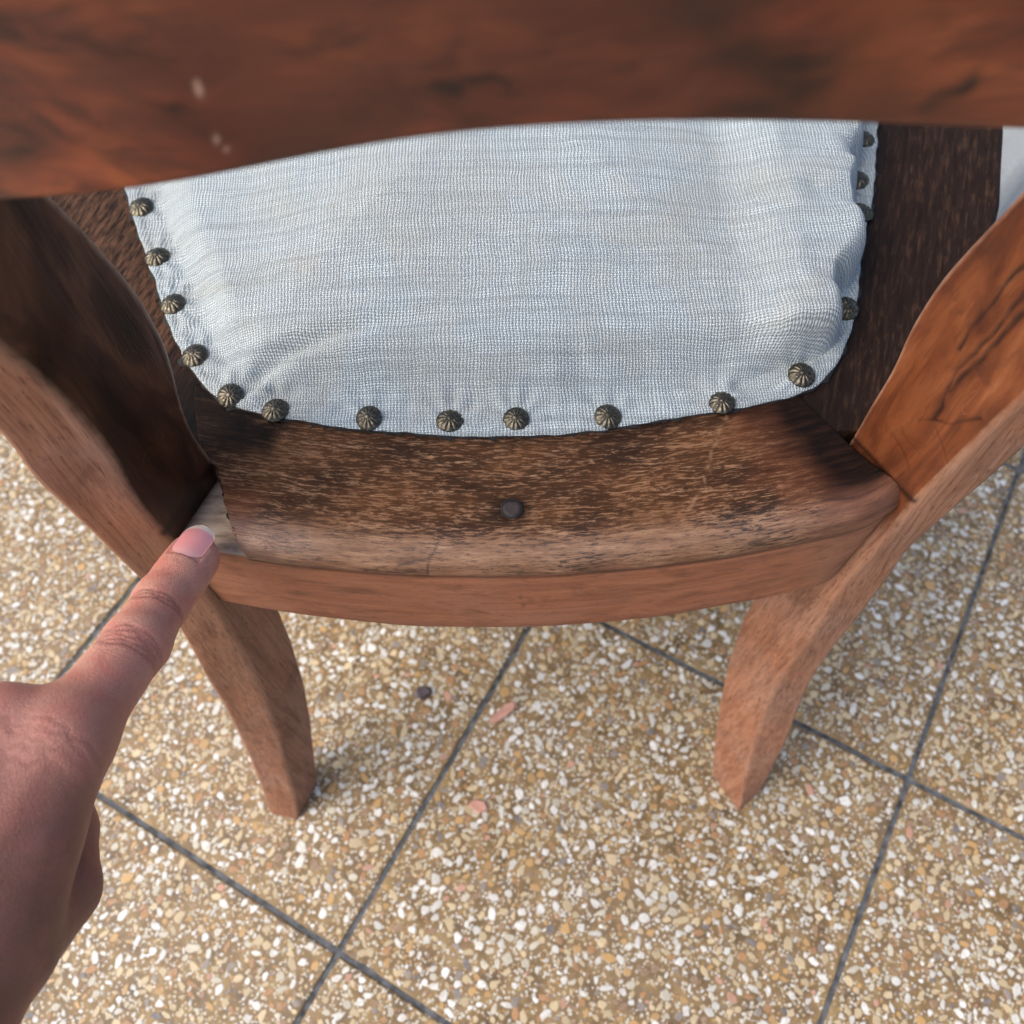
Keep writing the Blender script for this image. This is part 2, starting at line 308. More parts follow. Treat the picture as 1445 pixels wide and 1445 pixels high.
def m_apron():
    w = NT('apron_wood'); o = w.obj()
    g = w.noise(w.mapv(o, (14, 14, 330)), 1.0, 6, 0.65, 0.4)
    fine = w.noise(w.mapv(o, (150, 150, 1700)), 1.0, 3, 0.6)
    pores = w.noise(w.mapv(o, (420, 420, 2600)), 1.0, 3, 0.6)
    big = w.noise(o, 18, 4, 0.55, 0.7)
    c = w.ramp(g, [(0.25, (0.19, 0.060, 0.027)), (0.5, (0.32, 0.112, 0.052)), (0.8, (0.42, 0.165, 0.082))])
    c = w.mix(w.math('MULTIPLY', w.ramp(big, [(0.45, 0.0), (0.7, 1.0)]), 0.5), c, (0.29, 0.150, 0.095))
    c = w.mix(w.math('MULTIPLY', w.ramp(w.noise(w.mapv(o, (1, 1, 2.2)), 40, 5, 0.62, 1.2), [(0.50, 0.0), (0.68, 1.0)]), 0.6), c, (0.11, 0.036, 0.018))
    c = w.mix(w.ramp(fine, [(0.30, 0.55), (0.45, 0.0)]), c, (0.10, 0.034, 0.018))
    c = w.mix(w.ramp(pores, [(0.32, 0.6), (0.40, 0.0)]), c, (0.055, 0.02, 0.012))
    scr = w.math('MULTIPLY', w.lines(o, 48, 0.003), w.ramp(w.noise(o, 40, 2), [(0.57, 0.0), (0.67, 0.65)]))
    c = w.mix(scr, c, (0.045, 0.018, 0.011))
    c = w.mix(w.attr('joint'), c, (0.022, 0.009, 0.006))
    raw = w.ramp(w.noise(w.mapv(o, (120, 420, 120)), 1.0, 4, 0.6), [(0.3, (0.26, 0.18, 0.125)), (0.55, (0.48, 0.36, 0.265)), (0.8, (0.58, 0.46, 0.35))])
    raw = w.mix(w.attr('grime_shade'), raw, (0.035, 0.02, 0.014))
    c = w.mix(w.attr('raw'), c, raw)
    c = w.mix(w.attr('mark'), c, (0.03, 0.012, 0.008))
    w.set(Base_Color=c, Roughness=w.ramp(big, [(0.3, 0.42), (0.7, 0.64)]))
    w.bsdf.inputs['Specular IOR Level'].default_value = 0.35
    w.bump(w.math('ADD', w.math('MULTIPLY', g, 0.4), w.math('MULTIPLY', pores, 0.4)), 0.0006, 0.6)
    return w.m

def m_side_wood():
    w = NT('side_rail_wood'); o = w.obj()
    rot = w.mapv(o, (1, 1, 1), rot=(0, 0, rad(18)))
    g = w.noise(w.mapv(rot, (520, 60, 200)), 1.0, 5, 0.65, 0.3)
    p = w.noise(w.mapv(rot, (620, 150, 300)), 1.0, 5, 0.68, 0.3)
    c = w.ramp(g, [(0.25, (0.008, 0.0045, 0.003)), (0.55, (0.022, 0.0115, 0.007)), (0.8, (0.052, 0.027, 0.016))])
    lt = w.math('MULTIPLY', w.ramp(w.math('ADD', w.math('MULTIPLY', p, 0.7), w.math('MULTIPLY', g, 0.35)), [(0.555, 0.0), (0.64, 1.0)]), w.math('ADD', 0.45, w.math('MULTIPLY', w.attr('worn'), 0.55)))
    lt2 = w.ramp(w.math('ADD', w.math('ADD', w.math('MULTIPLY', p, 0.6), w.math('MULTIPLY', g, 0.3)), w.math('MULTIPLY', w.attr('worn'), 0.30)), [(0.56, 0.0), (0.70, 1.0)])
    c = w.mix(w.math('MULTIPLY', lt, 0.5), c, (0.13, 0.066, 0.036))
    c = w.mix(w.math('MULTIPLY', lt2, w.attr('worn')), c, (0.115, 0.056, 0.030))
    c = w.mix(w.attr('grime_shade'), c, (0.005, 0.0035, 0.003))
    c = w.mix(w.attr('mark'), c, (0.012, 0.006, 0.004))
    w.set(Base_Color=c, Roughness=w.ramp(p, [(0.3, 0.42), (0.7, 0.62)]))
    w.bsdf.inputs['Specular IOR Level'].default_value = 0.08
    w.bump(g, 0.0007, 0.5)
    return w.m

def m_top_rail():
    w = NT('top_rail_wood'); o = w.obj()
    ow = w.vadd(o, w.vscale(w.noise(o, 24, 2, 0.5, col=True), 0.016))
    fl = w.noise(w.mapv(ow, (26, 26, 62), rot=(0, rad(38), 0)), 1.0, 3, 0.55, 0.4)
    f2 = w.noise(w.mapv(ow, (60, 60, 210), rot=(0, rad(40), 0)), 1.0, 4, 0.6, 0.3)
    big = w.noise(w.mapv(o, (1, 1, 0.6), loc=(0.31, 0.0, 0.12)), 13, 2, 0.5, 0.3)
    fib = w.noise(w.mapv(o, (60, 400, 900)), 1.0, 3, 0.6)
    x = w.sep(o)[0]
    c = w.ramp(fl, [(0.30, (0.024, 0.008, 0.005)), (0.43, (0.095, 0.022, 0.010)), (0.56, (0.175, 0.040, 0.016)), (0.74, (0.34, 0.092, 0.030))])
    c = w.mix(w.math('MULTIPLY', w.ramp(f2, [(0.34, 0.85), (0.47, 0.0)]), 0.75), c, (0.040, 0.014, 0.009))
    c = w.mix(w.math('MULTIPLY', w.ramp(big, [(0.44, 0.0), (0.60, 1.0)]), 0.65), c, (0.060, 0.020, 0.012))
    c = w.mix(w.math('MULTIPLY', w.ramp(big, [(0.32, 1.0), (0.44, 0.0)]), 0.32), c, (0.27, 0.072, 0.024))
    c = w.mix(w.ramp(fib, [(0.32, 0.35), (0.45, 0.0)]), c, (0.03, 0.011, 0.007))
    c = w.mix(w.attr('mark'), c, (0.012, 0.006, 0.005))
    c = w.mix(w.attr('chip'), c, (0.42, 0.27, 0.19))
    w.set(Base_Color=c, Roughness=w.ramp(big, [(0.35, 0.30), (0.65, 0.44)]))
    w.bsdf.inputs['Specular IOR Level'].default_value = 0.5
    w.bump(w.math('ADD', f2, w.math('MULTIPLY', fl, 0.7)), 0.0007, 0.35)
    return w.m

def m_linen():
    w = NT('linen'); o = w.obj()
    n1 = w.noise(o, 55, 2, 0.5, col=True)
    n2 = w.noise(o, 260, 2, 0.5, col=True)
    wv = w.vadd(w.vscale(n1, 0.0035), w.vscale(n2, 0.0005))
    uv = w.vadd(w.comb(w.attr('gu'), w.attr('gv'), 0.0), wv)
    s = w.sep(uv)
    u = w.math('DIVIDE', s[0], 0.00126); v = w.math('DIVIDE', s[1], 0.00108)
    pu = w.math('MULTIPLY', u, math.pi); pv = w.math('MULTIPLY', v, math.pi)
    cu = w.math('COSINE', pu); cv = w.math('COSINE', pv)
    over = w.math('MULTIPLY', cu, cv)                       # changes sign from crossing to crossing
    su = w.math('POWER', w.math('ABSOLUTE', cu), 0.9); sv = w.math('POWER', w.math('ABSOLUTE', cv), 0.9)
    a = w.math('MULTIPLY', su, w.math('ADD', 0.55, w.math('MULTIPLY', over, 0.45)))
    b = w.math('MULTIPLY', sv, w.math('SUBTRACT', 0.55, w.math('MULTIPLY', over, 0.45)))
    # thread-to-thread thickness: slubs run along the threads
    tx = w.noise(w.comb(w.math('MULTIPLY', s[0], 26), w.math('MULTIPLY', s[1], 900), 0.0), 1.0, 2, 0.6)
    ty = w.noise(w.comb(w.math('MULTIPLY', s[0], 900), w.math('MULTIPLY', s[1], 26), 3.0), 1.0, 2, 0.6)
    a = w.math('MULTIPLY', a, w.math('ADD', 0.25, w.math('MULTIPLY', ty, 1.5)))
    b = w.math('MULTIPLY', b, w.math('ADD', 0.25, w.math('MULTIPLY', tx, 1.5)))
    h = w.math('MAXIMUM', a, b)
    streak = w.noise(w.comb(w.math('MULTIPLY', s[0], 14), w.math('MULTIPLY', s[1], 330), 7.0), 1.0, 3, 0.6)
    streak2 = w.noise(w.comb(w.math('MULTIPLY', s[0], 240), w.math('MULTIPLY', s[1], 12), 9.0), 1.0, 3, 0.6)
    soil = w.noise(o, 19, 5, 0.62, 0.6)
    c = w.ramp(h, [(0.12, (0.075, 0.090, 0.095)), (0.42, (0.325, 0.375, 0.385)), (0.8, (0.565, 0.63, 0.635))])
    c = w.mix(w.math('MULTIPLY', w.ramp(streak, [(0.46, 0.0), (0.64, 1.0)]), 0.62), c, (0.265, 0.305, 0.315))
    c = w.mix(w.math('MULTIPLY', w.ramp(streak2, [(0.52, 0.0), (0.72, 1.0)]), 0.22), c, (0.33, 0.36, 0.385))
    c = w.mix(w.math('MULTIPLY', w.ramp(soil, [(0.45, 0.0), (0.75, 1.0)]), 0.5), c, (0.37, 0.335, 0.27))
    spot = w.math('MULTIPLY', w.ramp(w.noise(o, 330, 2), [(0.70, 0.0), (0.76, 1.0)]), 0.4)
    c = w.mix(spot, c, (0.28, 0.22, 0.15))
    w.set(Base_Color=c, Roughness=0.9)
    w.bsdf.inputs['Specular IOR Level'].default_value = 0.15
    w.bsdf.inputs['Sheen Weight'].default_value = 0.15
    w.bump(w.math('ADD', h, w.math('MULTIPLY', streak, 0.25)), 0.0006, 1.0)
    return w.m

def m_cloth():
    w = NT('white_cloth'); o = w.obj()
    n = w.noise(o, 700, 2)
    w.set(Base_Color=w.ramp(n, [(0.3, (0.20, 0.22, 0.23)), (0.7, (0.28, 0.30, 0.31))]), Roughness=0.9)  # white cloth toned down to grey, its shade put into the colour
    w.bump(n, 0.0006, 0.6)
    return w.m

def m_tack():
    w = NT('bronze_tack'); o = w.obj()
    n = w.noise(o, 900, 3, 0.6)
    c = w.mix(w.ramp(n, [(0.35, 0.25), (0.62, 0.95)]), (0.19, 0.165, 0.115), (0.040, 0.035, 0.027))
    c = w.mix(w.attr('groove'), c, (0.028, 0.021, 0.014))
    w.set(Base_Color=c, Metallic=w.math('SUBTRACT', 0.95, w.math('MULTIPLY', w.attr('groove'), 0.5)), Roughness=w.ramp(n, [(0.3, 0.24), (0.7, 0.42)]))
    w.bump(n, 0.0002, 0.4)
    return w.m

def m_plain(name, col, rough, var=0.3, scale=300):
    w = NT(name); o = w.obj()
    n = w.noise(o, scale, 3)
    w.set(Base_Color=w.ramp(n, [(0.3, tuple(c * (1 - var) for c in col)), (0.7, tuple(c * (1 + var) for c in col))]), Roughness=rough)
    w.bump(n, 0.0004, 0.4)
    return w.m

def m_terrazzo():
    """binder and the finest grit between the chips"""
    w = NT('terrazzo_binder'); o = w.obj()
    big = w.noise(o, 9, 3, 0.6); mid = w.noise(o, 70, 4, 0.6)
    c = w.ramp(mid, [(0.28, (0.055, 0.033, 0.012)), (0.5, (0.185, 0.112, 0.038)), (0.72, (0.34, 0.235, 0.095))])
    c = w.mix(w.math('MULTIPLY', w.ramp(big, [(0.35, 0.0), (0.65, 1.0)]), 0.45), c, (0.22, 0.15, 0.085))
    vc = w.voro(o, 520, 'F1', 'Color'); vd = w.voro(o, 520, 'F1', 'Distance')
    vs = w.sep(vc)
    k = w.math('MULTIPLY', w.ramp(vd, [(0.40, 1.0), (0.52, 0.0)]), w.ramp(vs[0], [(0.44, 0.0), (0.46, 1.0)]))
    gc = w.ramp(vs[1], [(0.0, (0.52, 0.48, 0.39)), (0.45, (0.42, 0.33, 0.20)), (0.7, (0.34, 0.19, 0.065)), (0.9, (0.16, 0.13, 0.11))], 'CONSTANT')
    c = w.mix(k, c, gc)
    w.set(Base_Color=c, Roughness=w.ramp(mid, [(0.3, 0.42), (0.7, 0.6)]))
    w.bump(mid, 0.0006, 0.3)
    return w.m

def m_chips():
    w = NT('terrazzo_chips'); o = w.obj()
    n = w.noise(o, 420, 3, 0.6)
    c = w.mix(w.ramp(n, [(0.3, 0.55), (0.62, 0.0)]), w.attr('Col', True), (0.36, 0.29, 0.21))
    w.set(Base_Color=c, Roughness=w.ramp(n, [(0.3, 0.34), (0.7, 0.5)]))
    return w.m

def m_skin():
    w = NT('skin'); o = w.obj()
    n = w.noise(o, 130, 4, 0.6); n2 = w.noise(o, 45, 3, 0.5)
    c = w.ramp(n2, [(0.3, (0.150, 0.055, 0.034)), (0.7, (0.240, 0.096, 0.060))])  # dark base colour includes shade on the back of the hand
    blot = w.noise(o, 75, 4, 0.62, 0.8)
    c = w.mix(w.math('MULTIPLY', w.ramp(blot, [(0.48, 0.0), (0.66, 1.0)]), 0.45), c, (0.34, 0.105, 0.078))
    c = w.mix(w.math('MULTIPLY', w.ramp(w.noise(o, 900, 2), [(0.62, 0.0), (0.74, 1.0)]), 0.35), c, (0.15, 0.055, 0.04))
    c = w.mix(w.math('MULTIPLY', w.ramp(n, [(0.45, 0.0), (0.7, 1.0)]), 0.35), c, (0.30, 0.12, 0.095))
    c = w.mix(w.attr('red'), c, (0.50, 0.19, 0.155))
    c = w.mix(w.math('MULTIPLY', w.attr('finger_lit'), 0.9), c, w.mix(w.ramp(blot, [(0.4, 0.0), (0.65, 1.0)]), (0.62, 0.300, 0.215), (0.58, 0.205, 0.150)))  # light on the index finger painted as a paler skin colour
    c = w.mix(w.attr('crs'), c, (0.15, 0.04, 0.03))
    c = w.mix(w.math('MULTIPLY', w.attr('wrk'), 0.25), c, (0.30, 0.10, 0.075))
    c = w.mix(w.attr('crs'), c, (0.16, 0.042, 0.034))
    vein = w.math('MULTIPLY', w.lines(w.mapv(o, (1.0, 0.45, 1.0)), 26, 0.03, 1), 0.16)
    c = w.mix(vein, c, (0.19, 0.085, 0.085))
    cell = w.voro(o, 1500, 'DISTANCE_TO_EDGE', 'Distance')
    cell2 = w.voro(w.mapv(o, (1, 1, 1), rot=(0.4, 0.3, 0.5)), 750, 'DISTANCE_TO_EDGE', 'Distance')
    ax = w.attr('axial')
    wn = w.noise(w.comb(w.math('MULTIPLY', ax, 900), w.math('MULTIPLY', w.attr('lat'), 120), 0.0), 1.0, 3, 0.6, 0.4)
    h = w.math('ADD', w.math('MULTIPLY', w.ramp(cell, [(0.0, 0.0), (0.12, 1.0)]), 0.22), w.math('MULTIPLY', w.ramp(cell2, [(0.0, 0.0), (0.14, 1.0)]), 0.2))
    h = w.math('ADD', h, w.math('MULTIPLY', wn, w.math('ADD', 0.3, w.math('MULTIPLY', w.attr('wrk'), 2.6))))
    c = w.mix(w.ramp(cell2, [(0.0, 0.22), (0.10, 0.0)]), c, (0.13, 0.042, 0.030))
    w.set(Base_Color=c, Roughness=w.ramp(n, [(0.3, 0.40), (0.7, 0.56)]))
    w.bsdf.inputs['Subsurface Weight'].default_value = 0.10
    w.bsdf.inputs['Subsurface Radius'].default_value = (0.004, 0.0015, 0.0008)
    w.bsdf.inputs['Subsurface Scale'].default_value = 0.6
    w.bump(h, 0.00036, 0.9)
    return w.m

def m_nail():
    w = NT('fingernail'); o = w.obj()
    c = w.mix(w.attr('free'), (0.66, 0.27, 0.26), (0.66, 0.53, 0.42))
    c = w.mix(w.attr('lunula'), c, (0.66, 0.40, 0.36))
    n = w.noise(w.comb(w.math('MULTIPLY', w.attr('lat'), 2500), w.math('MULTIPLY', w.attr('axial'), 60), 0.0), 1.0, 2)
    w.set(Base_Color=c, Roughness=0.30)
    w.bsdf.inputs['Subsurface Weight'].default_value = 0.15
    w.bsdf.inputs['Subsurface Radius'].default_value = (0.003, 0.001, 0.0007)
    w.bump(n, 0.00008, 0.4)
    return w.m

M_FRAME, M_CAP, M_APRON, M_SIDE, M_TOP = m_frame_wood(), m_worn_cap(), m_apron(), m_side_wood(), m_top_rail()
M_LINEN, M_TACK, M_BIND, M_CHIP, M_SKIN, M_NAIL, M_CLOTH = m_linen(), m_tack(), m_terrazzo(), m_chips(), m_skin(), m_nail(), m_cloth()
M_GROUT = m_plain('grout', (0.085, 0.090, 0.094), 0.9, 0.65, 160)
M_LINING = m_plain('black_lining', (0.012, 0.011, 0.011), 0.95)
M_PEG = m_plain('peg_wood', (0.026, 0.013, 0.010), 0.6, 0.5, 600)
M_SPLINT = m_plain('pink_wood_chip', (0.50, 0.26, 0.19), 0.75, 0.2, 120)
M_PEBBLE = m_plain('dark_crumb', (0.075, 0.055, 0.06), 0.8)

# ------------------------------------------------------------------ floor: square terrazzo tiles laid on the diagonal
floor = empty('floor', (0, 0, 0), kind='structure')
T = 0.25; GAP = 0.0029; YAW = rad(-30.696); G0 = np.array([0.0229, 0.2392])
eu = np.array([math.cos(YAW), math.sin(YAW)]); ev = np.array([-math.sin(YAW), math.cos(YAW)])
mesh_obj('grout', [(-3, -3, -0.0012), (3, -3, -0.0012), (3, 3, -0.0012), (-3, 3, -0.0012)], [(0, 1, 2, 3)], M_GROUT, floor, smooth=False)

def tile_mesh():
    a = (T - GAP) / 2; b = a - 0.0006
    bm = bmesh.new()
    lo = [bm.verts.new((x * a, y * a, -0.012)) for x, y in ((-1, -1), (1, -1), (1, 1), (-1, 1))]
    # slightly chipped arrises
    def ring(r, z, jit):
        out = []
        for k in range(4):
            x0, y0 = ((-1, -1), (1, -1), (1, 1), (-1, 1))[k]; x1, y1 = ((1, -1), (1, 1), (-1, 1), (-1, -1))[k]
            for i in range(30):
                t = i / 30; j = random.uniform(0, jit) * (3.0 if random.random() < 0.12 else 1.0)
                out.append(bm.verts.new(((x0 + (x1 - x0) * t) * (r - j), (y0 + (y1 - y0) * t) * (r - j), z)))
        return out
    r1 = ring(a, -0.0007, 0.0005); r2 = ring(b, 0.0, 0.0007)
    n = len(r1)
    for i in range(n): bm.faces.new((r1[i], r1[(i + 1) % n], r2[(i + 1) % n], r2[i]))
    bm.faces.new(r2)
    for k in range(4):
        bm.faces.new([lo[k], lo[(k + 1) % 4]] + [r1[(k * 30 + 30 - i) % n] for i in range(31)])
    me = bpy.data.meshes.new('tile'); bm.to_mesh(me); bm.free()
    me.materials.append(M_BIND)
    return me

CHIP_COLS = np.array([(0.64, 0.63, 0.57), (0.73, 0.72, 0.67), (0.52, 0.48, 0.37), (0.50, 0.39, 0.22), (0.58, 0.45, 0.26), (0.47, 0.27, 0.085),
                      (0.36, 0.17, 0.055), (0.26, 0.155, 0.085), (0.22, 0.19, 0.17), (0.12, 0.115, 0.12), (0.50, 0.25, 0.17)])
CHIP_P = np.array([0.23, 0.15, 0.14, 0.15, 0.10, 0.075, 0.055, 0.05, 0.025, 0.015, 0.01])
def chips_mesh(seed):
    r = np.random.default_rng(seed)
    half = (T - GAP) / 2 - 0.0009
    cell = 0.004; ng = int(2 * half / cell) + 3
    gridc = [[[] for _ in range(ng)] for _ in range(ng)]
    V = []; F = []; C = []; ph = r.uniform(0, 6.28, 4)
    for (n, r0, r1) in ((70, 0.0029, 0.0038), (1500, 0.0020, 0.0029), (2800, 0.0012, 0.0020), (6500, 0.0005, 0.0012)):
        xs = r.uniform(-half, half, (n, 2)); rs = np.sort(r.uniform(r0, r1, n))[::-1]
        for (x, y), q in zip(xs.tolist(), rs.tolist()):
            if abs(x) + q * 0.8 > half or abs(y) + q * 0.8 > half: continue
            gi = int((x + half) / cell) + 1; gj = int((y + half) / cell) + 1
            ok = True
            R_ = 2 if q > 0.0012 else 1
            for i in range(max(0, gi - 2), min(ng, gi + 3)):
                for j in range(max(0, gj - 2), min(ng, gj + 3)):
                    for (a, b, s) in gridc[i][j]:
                        if (a - x) ** 2 + (b - y) ** 2 < (0.86 * (s + q)) ** 2: ok = False; break
                    if not ok: break
                if not ok: break
            if not ok: continue
            gridc[gi][gj].append((x, y, q))
            el = 1 + abs(r.normal()) * 0.60
            el = min(el, 2.5)
            k = r.integers(6, 9) if q > 0.0012 else 5
            an = (np.arange(k) + r.uniform(-0.33, 0.33, k)) * 2 * math.pi / k
            rr = q * r.uniform(0.70, 1.15, k)
            px, py = np.cos(an) * rr * math.sqrt(el), np.sin(an) * rr / math.sqrt(el)
            th = r.uniform(0, math.pi); c, s_ = math.cos(th), math.sin(th)
            X = np.clip(x + px * c - py * s_, -half, half); Y = np.clip(y + px * s_ + py * c, -half, half)
            dr_ = 0.5 + 0.5 * math.sin(x * 61 + ph[0] + 1.7 * math.sin(y * 47 + ph[1])) * math.sin(y * 73 + ph[2] + 1.3 * math.sin(x * 39 + ph[3]))
            pp = CHIP_P * np.where(np.arange(len(CHIP_P)) < 3, 1.25 - 0.75 * dr_, 0.65 + 1.1 * dr_)
            col = CHIP_COLS[min(int(np.searchsorted(np.cumsum(pp / pp.sum()), r.random())), len(CHIP_P) - 1)] * r.uniform(0.80, 1.10)
            base = len(V)
            if q > 0.0012:
                z = 0.00022
                for i in range(k): V.append((X[i], Y[i], 0.00001)); C.append(col * 0.62 + np.array([0.16, 0.10, 0.036]) * 0.38)
                for i in range(k): V.append((x + (X[i] - x) * 0.86, y + (Y[i] - y) * 0.86, z)); C.append(col)
                for i in range(k): F.append((base + i, base + (i + 1) % k, base + k + (i + 1) % k, base + k + i))
                F.append(tuple(range(base + k, base + 2 * k)))
            else:
                for i in range(k): V.append((X[i], Y[i], 0.00012)); C.append(col)
                F.append(tuple(range(base, base + k)))
    me = bpy.data.meshes.new('terrazzo_chips')
    me.from_pydata([tuple(map(float, v)) for v in V], [], [tuple(map(int, f)) for f in F])
    a = me.attributes.new('Col', 'FLOAT_COLOR', 'POINT')
    a.data.foreach_set('color', np.concatenate([np.array(C), np.ones((len(C), 1))], 1).astype(np.float32).ravel())
    me.materials.append(M_CHIP)
    return me

tmeshes = [tile_mesh() for _ in range(3)]
cmeshes = [chips_mesh(100 + i) for i in range(9)]
tile_i = 0
for i in range(-9, 10):
    for j in range(-9, 10):
        c = G0 + eu * (i + 0.5) * T + ev * (j + 0.5) * T
        if np.linalg.norm(c - np.array([0.05, 0.25])) > 1.95: continue
        t = bpy.data.objects.new('tile', tmeshes[(i * 3 + j) % 3])
        t.parent = floor; t.location = (c[0], c[1], random.uniform(-0.0001, 0.0001)); t.rotation_euler = (0, 0, YAW)
        link(t)
        near = np.linalg.norm(c - np.array([0.0, 0.15])) < 0.95
        if near:
            k = bpy.data.objects.new('terrazzo_chips', cmeshes[tile_i % 9]); tile_i += 1
            k.parent = t; k['kind'] = 'stuff'; k.rotation_euler = (0, 0, random.choice((0, 1, 2, 3)) * math.pi / 2)
            link(k)

# ------------------------------------------------------------------ the chair
CH = empty('chair', (0.004, 0.30, 0.0), 'old brown wooden chair with white linen seat, brass tacks and a broken rear rail corner', 'chair')

def gsm(y, s):
    k = int(3 * s) * 2 + 1
    w = np.exp(-0.5 * ((np.arange(k) - k // 2) / s) ** 2); w /= w.sum()
    yp = np.concatenate([2 * y[0] - y[1:k // 2 + 1][::-1], y, 2 * y[-1] - y[-k // 2:-1][::-1]])
    return np.convolve(yp, w, 'valid')[:len(y)]

def stile(side, ztop, dark):
    P0, N, n = [np.array(v) for v in PLANE[side]]
    nh = n[:2]; L = np.array([*(-n[2] * nh / (nh @ nh)), 1.0])
    nz = np.array([*(nh / np.linalg.norm(nh)), 0.0])
    def prof(pts, extra, off=0.0):
        z = [p[2] for p in pts]; c = [float((np.array(p) - P0 - L * p[2]) @ N) for p in pts]
        zs = np.array(z + [e[0] for e in extra]); cs = np.array(c + [e[1] for e in extra])
        o = np.argsort(zs)
        return zs[o], cs[o]
    if side == 'L':
        xib, xif, xob = [(0.42, 0.0445), (0.45, 0.042), (0.53, 0.036)], [(0.43, 0.078), (0.45, 0.073), (0.53, 0.060)], [(0.395, 0.0355), (0.45, 0.031), (0.53, 0.026)]
    else:
        xib, xif, xob = [(0.36, 0.0395), (0.39, 0.036), (0.45, 0.032), (0.53, 0.028)], [(0.412, 0.0745), (0.45, 0.066), (0.53, 0.052)], [(0.3425, 0.032), (0.39, 0.029), (0.45, 0.025), (0.53, 0.021)]
    zz = np.arange(0.0, ztop + 1e-6, 0.001)
    zf = np.arange(0.0, ztop + 1e-6, 0.001)
    cib, cif, cob = [gsm(np.interp(zf, *prof(p, e)), 6.0) for p, e in ((globals()['IB_' + side], xib), (globals()['IF_' + side], xif), (globals()['OB_' + side], xob))]
    if side == 'R': zz = np.r_[np.arange(0, 0.275, 0.001), np.arange(0.275, 0.40, 0.0004), np.arange(0.40, ztop, 0.001)]
    cib, cif, cob = [np.interp(zz, zf, q) for q in (cib, cif, cob)]
    th = 0.0165
    V = []; inner = []; edge = []; mark = []; dk = []
    NI, NB = (90 if side == 'R' else 34), 10
    for z, a, f, b in zip(zz, cib, cif, cob):
        r = 0.0013
        ring = []
        # inner face from back to front, then front, outer, back, with rounded arrises
        for t in np.linspace(0, 1, NI): ring.append((a + r + (f - a - 2 * r) * t, 0.0, 1.0, 1.0 if t in (0.0, 1.0) else 0.0))
        ring.append((f - r * 0.3, r * 0.3, 0.5, 1.0))
        for t in np.linspace(0, 1, 6): ring.append((f, r + (th - 2 * r) * t, 0.0, 0.0))
        ring.append((f - r * 0.3, th - r * 0.3, 0.0, 1.0))
        for t in np.linspace(0, 1, 12): ring.append((f - r + (b - f + 2 * r) * t, th, 0.0, 0.0))
        ring.append((b + r * 0.3, th - r * 0.3, 0.0, 1.0))
        for t in np.linspace(0, 1, NB): ring.append((b + (a - b) * (0.08 + 0.84 * t), (th - r) - (th - 2 * r) * t, 0.0, 1.0 if t in (0.0, 1.0) else 0.0))
        ring.append((a + r * 0.3, r * 0.3, 0.4, 1.0))
        for c, t, i_, e_ in ring:
            V.append(P0 + N * c + L * z + nz * t); inner.append(i_); edge.append(e_); dk.append(dark)
    V = np.array(V); nc = len(ring); inner = np.array(inner); edge = np.array(edge)
    # below the seat the inner face is as dull as the outside
    inner = inner * smooth01((V[:, 2] - 0.255) / 0.03)
    mark = np.zeros(len(V))
    if side == 'R':
        isin = inner > 0.3
        for k, cr in enumerate(CRACKS):
            wd = (0.00075, 0.0008, 0.0010, 0.0006, 0.0004, 0.0007, 0.0007)[k]
            d = seg_dist(V + 0.0004 * np.stack([vnoise(V, 90, 3), vnoise(V, 90, 4), vnoise(V, 90, 5)], 1), cr)
            m = np.exp(-(d / wd) ** 2) * isin * (0.9, 0.85, 0.95, 0.85, 0.35, 0.22, 0.3)[k] * np.clip(0.9 + 0.3 * vnoise(V, 90, 12 + k), 0.4, 1)
            mark = np.maximum(mark, m)
        V -= -nz * (mark * 0.0004)[:, None]
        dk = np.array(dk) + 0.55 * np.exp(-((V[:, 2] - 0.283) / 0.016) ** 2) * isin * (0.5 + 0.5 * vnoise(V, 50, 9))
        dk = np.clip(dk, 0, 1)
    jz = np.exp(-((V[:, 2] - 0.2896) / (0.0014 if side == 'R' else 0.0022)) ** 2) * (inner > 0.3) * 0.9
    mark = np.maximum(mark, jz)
    # hand-worked unevenness
    V += nz * (0.00022 * vnoise(V, 25, 11))[:, None]
    F = grid_faces(len(zz), nc, True)
    F.append(tuple(range(nc - 1, -1, -1))); F.append(tuple(range(len(V) - nc, len(V))))
    if side == 'L': F = [tuple(reversed(f)) for f in F]
    o = mesh_obj('stile', V, F, M_FRAME, CH, attrs={'inner': inner, 'edge': edge * 0.6, 'mark': mark, 'darktone': np.array(dk, float)})
    o['label'] = ('varnished left stile, shade painted on its inner face, running down into its sabre leg' if side == 'L' else 'orange brown right stile with cracked varnish and sabre leg')
    return o

stile('L', 0.530, 1.0)  # full dark tone: shade of its inner face put into the colour
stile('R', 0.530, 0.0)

def yb(x):
    u = np.asarray(x) - 0.0125
    return 0.1305 + 1.0 * u * u + 0.02 * u + 14 * np.clip(u - 0.108, 0, 1) ** 2

def plane_x(side, y, z):
    P0, N, n = [np.array(v) for v in PLANE[side]]
    # point on the stile's inner plane at given y, z
    nh = n
    return P0[0] - (nh[1] * (y - P0[1]) + nh[2] * (z - P0[2])) / nh[0]

